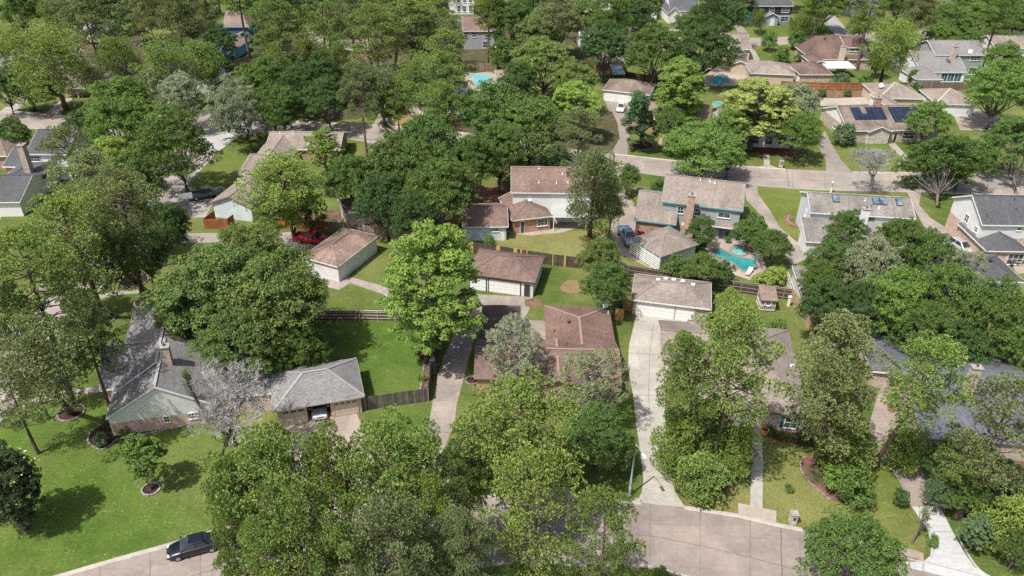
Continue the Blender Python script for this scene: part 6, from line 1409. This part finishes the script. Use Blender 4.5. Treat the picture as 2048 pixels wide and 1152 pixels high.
tree('tallpine', (228, 50), 46, 24, 'P', 'pine with a long bare trunk crossing the pale gable', base=(232, 160))
tree('tallpine', (322, 78), 58, 23, 'P', 'dense pine before the bluish roofed house', base=(330, 190))
tree('tallpine', (390, 68), 50, 23, 'PL', 'lighter pine beside the deep blue house', base=(402, 170))
tree('pine', (350, 30), 50, 22, 'PG', 'pine behind the dense bluish roof pine')
tree('oak', (422, 125), 40, 9, 'OD', 'dark leafy tree between the yellow garage and the blue house')
tree('oak', (440, 90), 42, 10, 'OD', 'dark oak under the wall of the deep blue house')
tree('pine', (170, 30), 60, 22, 'PG', 'pine crown at the top between the corner pines')
tree('oak', (275, 30), 45, 12, 'OD', 'dark broadleaf crown in the top row of the wood')
tree('oak', (225, 105), 30, 7, 'OD', 'low dark tree on the lattice wall side')
tree('pine', (412, 2), 30, 20, 'PG', 'pine at the back of the deep blue house')
tree('airy', (452, 195), 62, 14, 'S', 'tall grey green tree at the pale junction', base=(520, 285))
tree('oak', (470, 230), 48, 12, 'S', 'grey leaved crown leaning over the pale junction', base=(508, 302))
tree('oak', (500, 180), 48, 11, 'OL', 'green oak above the curve of the kerb')
tree('oak', (560, 205), 52, 11, 'O', 'oak on the kerb by the wooded verge', base=(550, 260))
tree('oak', (540, 160), 48, 11, 'O', 'mid green oak below the pink driveway')
tree('oak', (600, 175), 50, 11, 'OD', 'dark oak in the wooded verge')
tree('oak', (655, 200), 52, 11, 'OD', 'dark grey green oak on the verge above the straight road')
tree('oak', (645, 150), 48, 11, 'OD', 'deep green oak behind the wooded verge')
for q in ((520, 90, 46, 23, 'P', (566, 168), 'pine at the bend of the pale far road'), (600, 60, 46, 24, 'P', (622, 118), 'double trunked tall pine by the white pickup'), (660, 70, 44, 24, 'P', (680, 144), 'tall pine beside the brown walled house'), (572, 100, 34, 20, 'PL', (596, 146), 'thinner pine below the double trunked pine'),
          (560, 35, 48, 22, 'P', None, 'pine above the pale far road'), (700, 30, 46, 22, 'PD', None, 'pine behind the brown walled house roof'), (755, 60, 52, 23, 'P', None, 'pine at the wooded hollow by the far brown walled house'), (820, 45, 58, 23, 'P', None, 'broad pine crown at the top of the central wood'),
          (760, 140, 54, 22, 'PG', (770, 250), 'tall pine at the woodland driveway mouth'), (722, 170, 46, 18, 'PG', None, 'pine leaning over the straight road from the wooded verge'), (825, 110, 54, 23, 'P', (842, 218), 'pine in the centre of the woodland drive'), (880, 150, 56, 20, 'P', None, 'dense pine before the dark taupe roof'),
          (795, 190, 36, 14, 'PL', None, 'young bright pine on the bare earth beside the driveway'), (888, 205, 44, 16, 'PL', None, 'bright pine at the edge of the oak mass'), (898, 80, 34, 20, 'PG', None, 'grey pine in front of the reddish brown two storey roof'), (885, 100, 50, 19, 'P', None, 'pine over the dark taupe roof corner'), (850, 65, 44, 20, 'PG', None, 'pine between the central wood and the reddish roof'), (640, 20, 45, 22, 'P', None, 'pine at the top above the white pickup'), (528, 45, 30, 20, 'P', None, 'pine beside the deep blue house gable'), (780, 15, 50, 22, 'PD', None, 'top row pine beyond the central wood'), (870, 15, 45, 20, 'P', None, 'top row pine beside the tall windowed white house')):
    tree('tallpine' if q[3] > 18 else 'pine', (q[0], q[1]), q[2], q[3], q[4], q[6], base=q[5])
tree('pine', (565, 350), 86, 16, 'PL', 'flat rounded pine over the angular taupe roof', base=(590, 470))
tree('pine', (535, 432), 36, 10, 'P', 'lower pine above the orange fence')
tree('ovoid', (648, 300), 38, 9, 'B', 'yellow green tree at the end of the angular taupe roof')
tree('oak', (620, 420), 40, 7, 'OD', 'shaded tree between the blue and white car and the orange fence')
tree('loosepine', (778, 225), 18, 13, 'PD', 'thin dark trunked pine rising from the garden kerb', base=(768, 272))
tree('oak', (700, 365), 62, 11, 'O', 'green oak next to the angular taupe house lawn')
tree('oak', (790, 345), 80, 13, 'O', 'rounded oak in the middle of the great oak mass')
tree('oak', (860, 300), 78, 14, 'O', 'tallest oak of the great oak mass')
tree('oak', (880, 385), 80, 13, 'O', 'dark oak beside the bare earth yard')
tree('oak', (770, 405), 60, 10, 'OD', 'shaded oak behind the cream garden building')
tree('oak', (830, 440), 50, 10, 'OD', 'low oak over the weathered grey fence')
tree('oak', (945, 330), 60, 12, 'O', 'oak beside the two storey white house gable')
tree('oak', (985, 235), 78, 14, 'O', 'oak below the kidney shaped pool')
tree('oak', (1060, 260), 84, 13, 'O', 'broad oak behind the two storey white house')
tree('oak', (1000, 300), 62, 12, 'O', 'oak over the street behind the reddish brown roof')
tree('oak', (1110, 320), 40, 7, 'OD', 'low shaded oak at the roof corner of the two storey white house')
tree('ovoid', (1152, 215), 58, 12, 'B', 'bright green tree between the great oaks and the twin door garage')
tree('oak', (1090, 130), 72, 13, 'PL', 'olive oak above the bright green street tree')
tree('oak', (1150, 165), 50, 11, 'P', 'olive grey tree beside the twin door garage')
tree('oak', (1040, 165), 44, 10, 'OD', 'dark tree against the pink brick garage')
tree('oak', (1025, 50), 60, 14, 'OD', 'dark rounded oak beside the reddish brown two storey house')
tree('oak', (1075, 70), 52, 13, 'P', 'olive crown near the far white van drive')
tree('oak', (1120, 45), 54, 14, 'PG', 'grey green crown beside the white van drive')
tree('oak', (1010, 110), 36, 9, 'O', 'oak on the far lawn fence line')
tree('longpine', (1196, 345), 62, 23, 'PG', 'tall shaggy pine beside the two storey white house patio', base=(1179, 472))
tree('pine', (1225, 390), 30, 12, 'P', 'small pine at the curve of the blue pickup driveway')
tree('loosepine', (1165, 270), 50, 16, 'PG', 'greyish pine at the street edge behind the white two storey')
tree('gum', (1280, 225), 48, 15, 'T', 'pyramid shaped tree in the stone ring', base=(1283, 291))
tree('ovoid', (1362, 185), 60, 15, 'B', 'very bright yellow green tree before the twin pools')
tree('oak', (1342, 255), 40, 9, 'O', 'green tree below the very bright tree')
tree('oak', (1210, 95), 58, 13, 'OD', 'dark dome oak beside the arbour')
tree('oak', (1310, 105), 66, 14, 'O', 'grey green oak in front of the cream gabled house')
tree('oak', (1410, 100), 72, 14, 'OD', 'dark spreading oak over the courtyard')
tree('oak', (1395, 60), 50, 13, 'O', 'oak behind the dark spreading courtyard oak')
tree('oak', (1265, 40), 52, 13, 'OD', 'dark oak between the van and the cream gabled house')
tree('oak', (1450, 30), 50, 13, 'OD', 'dark oak beside the navy house')
tree('ovoid', (1514, 220), 86, 14, 'Y', 'wide yellow green tree hiding the white columned house')
tree('oak', (1590, 215), 54, 11, 'S', 'silvery olive tree beside the stone fronted solar house drive')
tree('oak', (1600, 265), 48, 9, 'OL', 'lower green tree over the old driveway')
tree('oak', (1460, 255), 44, 9, 'OL', 'green tree behind the wide street oak')
tree('oak', (1398, 300), 92, 10, 'OL', 'wide flat street oak in front of the grey sided house')
tree('oak', (1460, 310), 38, 7, 'O', 'low end of the street oak row beside the driveway', base=None)
tree('oak', (1256, 355), 26, 6, 'O', 'small round tree at the driveway mouth of the blue pickup')
tree('shrub', (1315, 372), 22, 3.4, 'O', 'leafy shrub at the grey sided house corner')
tree('lowshrub', (1276, 400), 14, 2.0, 'BL', 'yellow flowering shrub on the grey sided house wall')
tree('palm', (1284, 378), 12, 1.6, 'S', 'little spiky palm in the ring by the drive')
tree('shrub', (1690, 264), 30, 5.0, 'T', 'dense rounded shrub at the corner of the stone fronted house')
tree('shrub', (1768, 268), 11, 3.0, 'OL', 'slim conical shrub against the stone front')
tree('bare', (1752, 328), 46, 9.5, 'S', 'grey leafless tree on the verge opposite the solar house', base=(1742, 380))
tree('oak', (1880, 290), 76, 12, 'O', 'big oak across the road from the dark roofed brick house', base=(1876, 415))
tree('oak', (1855, 240), 44, 9, 'OL', 'green tree against the solar house roof end')
tree('oak', (1930, 320), 56, 9, 'O', 'oak over the street beside the big oak')
tree('oak', (2000, 180), 76, 13, 'OL', 'rounded oak beyond the white walled garage')
tree('oak', (2020, 270), 62, 13, 'O', 'dark limbed oak at the picture edge above the road', base=(2032, 388))
tree('oak', (2010, 120), 44, 10, 'OL', 'palm green tree beside the far white gable')
tree('shrub', (1540, 78), 22, 6, 'OL', 'round bright shrub tree on the corner verge')
tree('shrub', (1592, 75), 24, 6, 'O', 'round green tree beside the corner verge shrub')
tree('shrub', (1565, 105), 22, 5, 'OL', 'pale green shrub beside the steep red brown roof')
tree('shrub', (1600, 112), 14, 3, 'O', 'dark shrub by the garage of the steep roofed house')
tree('shrub', (1684, 156), 24, 3.2, 'T', 'blue green shrub on the orange fence lawn')
tree('shrub', (1730, 156), 22, 2.8, 'OL', 'pale green shrub beside the leaning pine trunk')
tree('lowshrub', (1662, 164), 8, 1.6, 'Y', 'yellow shrub beside the blue green fence shrub')
tree('shrub', (1828, 152), 15, 4.5, 'O', 'upright tree by the grey garage corner of the small pool')
tree('shrub', (1835, 172), 18, 2.4, 'OL', 'leafy shrub on the brown fence corner')
tree('oak', (1757, 120), 24, 7, 'O', 'bushy tree behind the leaning pine')
tree('tallpine', (1800, 40), 48, 24, 'PL', 'tall pine leaning across the far street', base=(1761, 164))
tree('tallpine', (1830, 30), 40, 22, 'P', 'second leaning pine beside the far street bend', base=(1804, 110))
tree('tallpine', (1725, 15), 30, 22, 'P', 'slim pine on the far climbing street verge', base=(1717, 62))
tree('tallpine', (1614, 15), 28, 20, 'P', 'pine by the navy house drive', base=(1603, 60))
tree('tallpine', (1622, 15), 36, 20, 'PL', 'pine leaning over the far climbing street', base=(1625, 48))
tree('tallpine', (1518, 8), 20, 17, 'P', 'slender pine before the navy house front', base=(1518, 50))
tree('shrub', (1645, 185), 12, 1.8, 'OD', 'dark shrub in the bare strip below the orange fence'); tree('shrub', (1695, 185), 11, 1.8, 'OD', 'second dark shrub along the bare strip below the orange fence')
for q in ((1900, 45, 56, 11, 'O'), (1960, 40, 54, 11, 'OL'), (2030, 50, 50, 11, 'O'), (1880, 75, 36, 8, 'OL'), (1935, 78, 34, 7, 'OL'), (1990, 75, 30, 7, 'O')):
    tree('oak', q[:2], q[2], q[3], q[4], {1900: 'broad oak behind the two storey grey roof', 1960: 'bright oak above the satellite dish roof', 2030: 'oak at the picture edge above the far white gable', 1880: 'pale flowering tree at the far street bend', 1935: 'low green tree above the tall chimney', 1990: 'low tree beside the far white gable roof'}[q[0]])
tree('airy', (1905, 12), 34, 11, 'SL', 'grey blossom tree at the top of the far street')
tree('oak', (1780, 70), 26, 7, 'OD', 'dark tree on the far street verge')
# grove right of centre
tree('oak', (1690, 468), 44, 9, 'O', 'leafy tree rising over the lower grey roof of the skylight house')
tree('oak', (1640, 575), 46, 8, 'O', 'tree standing against the end of the slatted gate')
tree('oak', (1665, 535), 56, 9, 'O', 'tree over the slatted gate')
tree('oak', (1650, 610), 58, 9, 'OD', 'dark tree beside the pale tan fence')
tree('oak', (1740, 540), 64, 11, 'S', 'silvery topped tree in the middle of the grove')
tree('oak', (1800, 500), 64, 11, 'O', 'tree nearest the skylight house end in the grove')
tree('oak', (1860, 520), 60, 10, 'O', 'tree in the grove beside the silver hatchback')
tree('oak', (1790, 610), 72, 11, 'OL', 'bright rounded tree at the lower edge of the grove')
tree('oak', (1720, 620), 52, 9, 'OD', 'dark crown above the shaded fence')
tree('oak', (1890, 600), 76, 12, 'O', 'broad tree before the long charcoal garage')
tree('airy', (1925, 545), 48, 10, 'S', 'grey twiggy tree beside the pale blue garage wall')
tree('oak', (1985, 640), 78, 12, 'O', 'wide tree in front of the pale blue garage wall')
tree('oak', (1850, 670), 62, 9, 'O', 'lower tree of the grove above the blue grey roof ridge')
tree('oak', (1930, 690), 56, 8, 'OD', 'shaded low tree beside the stone chimney')
tree('oak', (2040, 690), 56, 10, 'OL', 'green tree at the picture edge beyond the stone chimney')
tree('pine', (1570, 640), 40, 6, 'PL', 'small bright shrub tree on the playhouse lawn') if False else tree('shrub', (1556, 655), 26, 3.2, 'OL', 'loose bright shrub on the playhouse lawn')
tree('shrub', (1462, 585), 16, 2.6, 'BL', 'yellow green sapling by the taupe garage end')
tree('pine', (1470, 640), 44, 13, 'PL', 'pine top beside the end of the taupe garage')
for x, y, w, h, c, l in ((1402, 462, 34, 5.5, 'O', 'round crape myrtle in front of the brick chimney'), (1350, 530, 34, 4.5, 'O', 'rounded shrub beside the slatted garage wall'), (1405, 535, 46, 5, 'O', 'wide shrub mass between the garages and the freeform pool'), (1450, 545, 34, 4.5, 'OD', 'dark shrub at the near edge of the freeform pool'), (1498, 465, 36, 5, 'O', 'round shrub tree beside the teal framed doors'), (1545, 490, 40, 5.5, 'O', 'dense shrub tree beyond the round spa'), (1512, 445, 30, 4.5, 'O', 'rounded tree above the teal framed doors'), (1552, 545, 28, 3, 'BL', 'yellow green shrub at the corner of the pool yard'), (1525, 560, 30, 2.4, 'BL', 'low yellow green shrub along the railed pool fence'), (1398, 490, 20, 3, 'OD', 'small shrub against the grey garage end'),
                        (1456, 478, 9, 1.2, 'OL', 'tiny clipped shrub by the teal doors'), (980, 481, 15, 2.4, 'OL', 'round clipped shrub beside the pale blue garage wall'), (1202, 520, 46, 8, 'P', 'grey green leafy tree beside the patched fence'), (1212, 575, 52, 8, 'O', 'dark leafy tree at the back lawn corner beside the new fence'), (1236, 612, 18, 2.2, 'OD', 'low shrub against the fresh yellow fence'), (1340, 1160, 10, 1, 'O', 'tiny shrub at the bottom verge end')):
    tree('oak' if h > 4.9 else 'shrub', (x, y), w, h, c, l)

# the top row of the view and what stands beyond it
FAR = [(40, 12), (110, 6), (205, 8), (300, 2), (375, -4), (478, -26), (530, 2), (600, -4), (675, -2), (735, 4), (822, -4), (975, 2), (1060, 12), (1112, 4), (1160, 22), (1230, 8), (1290, 2), (1420, 6), (1470, -12), (1640, -16), (1655, 0), (1745, 2), (1800, -4), (1850, 4), (1945, 2), (2005, 8), (2060, 2)]
WHERE = ['above the corner of the dark wood', 'above the porch posts house wood', 'over the pale walled far house', 'above the lattice wall', 'over the bluish roofed house wood', 'just behind the deep blue house ridge', 'above the bend of the pale far road', 'behind the white pickup road', 'above the brown walled house wood', 'at the head of the central wood', 'beside the head of the central wood', 'between the white walled house and the dark rounded oak', 'behind the olive crown near the van', 'above the grey green crown near the van', 'on the near side of the white van drive', 'on the far side of the white van', 'behind the narrow white gable', 'behind the dark oak pair by the courtyard', 'beside the navy house roof', 'behind the navy house', 'over the far climbing street', 'behind the dark gabled far house', 'beyond the tall leaning pine', 'behind the second leaning pine', 'beyond the grey blossom tree', 'beyond the bright oak of the far corner', 'at the outer edge of the far corner']
for i, (x, y) in enumerate(FAR):
    k = ('oak', 'tallpine', 'oak', 'pine')[i % 4]; tree(k, (x, y+6), 44 if k == 'oak' else 40, (13, 21, 12, 19)[i % 4], ('O', 'P', 'OD', 'PG', 'OL')[i % 5], ('broadleaf tree ' if k == 'oak' else 'pine ')+WHERE[i]+' in the top row')
R9 = random.Random(4)
def fill(n, x0, x1, y0, y1, seed, kinds=('oak', 'pine')):
    """individual trees of the far wood, nothing but their crowns showing"""
    R_ = random.Random(seed)
    for i in range(n):
        x = x0+(x1-x0)*(i+.5+R_.uniform(-.3, .3))/n; y = R_.uniform(y0, y1); k = kinds[i % len(kinds)]
        tree(k, (x, y), R_.uniform(34, 48), R_.uniform(12, 18), R_.choice(('O', 'OD', 'P', 'PD', 'PG')), 'tree of the distant wood seen only as a crown among crowns at the top', grp='crowns of the distant wood')
fill(30, -60, 2110, -50, -40, 1); fill(26, -80, 2130, -80, -66, 2)

bm = MB(); R_ = random.Random(6)
for i in range(44):
    a = R_.uniform(0, 6.28); e = R_.uniform(.05, 1.3); q = Vector((math.cos(a)*math.cos(e)*4.3, math.sin(a)*math.cos(e)*4.3, 6.6+math.sin(e)*4.9)); u = Vector((R_.uniform(-.5, .5), R_.uniform(-.5, .5), 1)).normalized(); e1 = u.cross(Vector((1, 0, 0))).normalized(); e2 = u.cross(e1)
    for k in range(6):
        c1 = math.cos(k*1.047); s1 = math.sin(k*1.047); d = e1*c1+e2*s1; f = e2*c1-e1*s1; bm.poly([q, q+d*.07+f*.035+u*.03, q+d*.12+u*.05, q+d*.07-f*.035+u*.03])
me_ = bpy.data.meshes.new('blossoms'); me_.from_pydata(bm.v, [], bm.f); me_.materials.append(plain((.8, .78, .7))); me_.update(); ob = bpy.data.objects.new('blossoms', me_); COL.objects.link(ob); ob.parent = MAG

# fallen petals and pale weeds sprinkled on the grass
fm = MB(); R_ = random.Random(12)
for (x0, x1, y0, y1, n) in ((20, 420, 860, 1120, 150), (1540, 1840, 900, 1080, 30), (700, 850, 660, 780, 30)):
    for i in range(n):
        v = P(R_.uniform(x0, x1), R_.uniform(y0, y1), .03); a = R_.uniform(0, 3.14); r = R_.uniform(.025, .055); c, s_ = math.cos(a)*r, math.sin(a)*r; fm.poly([v+Vector((c, s_, 0)), v+Vector((-s_, c, .02)), v+Vector((-c, -s_, 0)), v+Vector((s_, -c, .02))])
tag(fm.build('fallen_petals', plain((.5, .48, .33))), 'tiny pale petals and weeds scattered over the lawns', 'petals', kind='stuff')
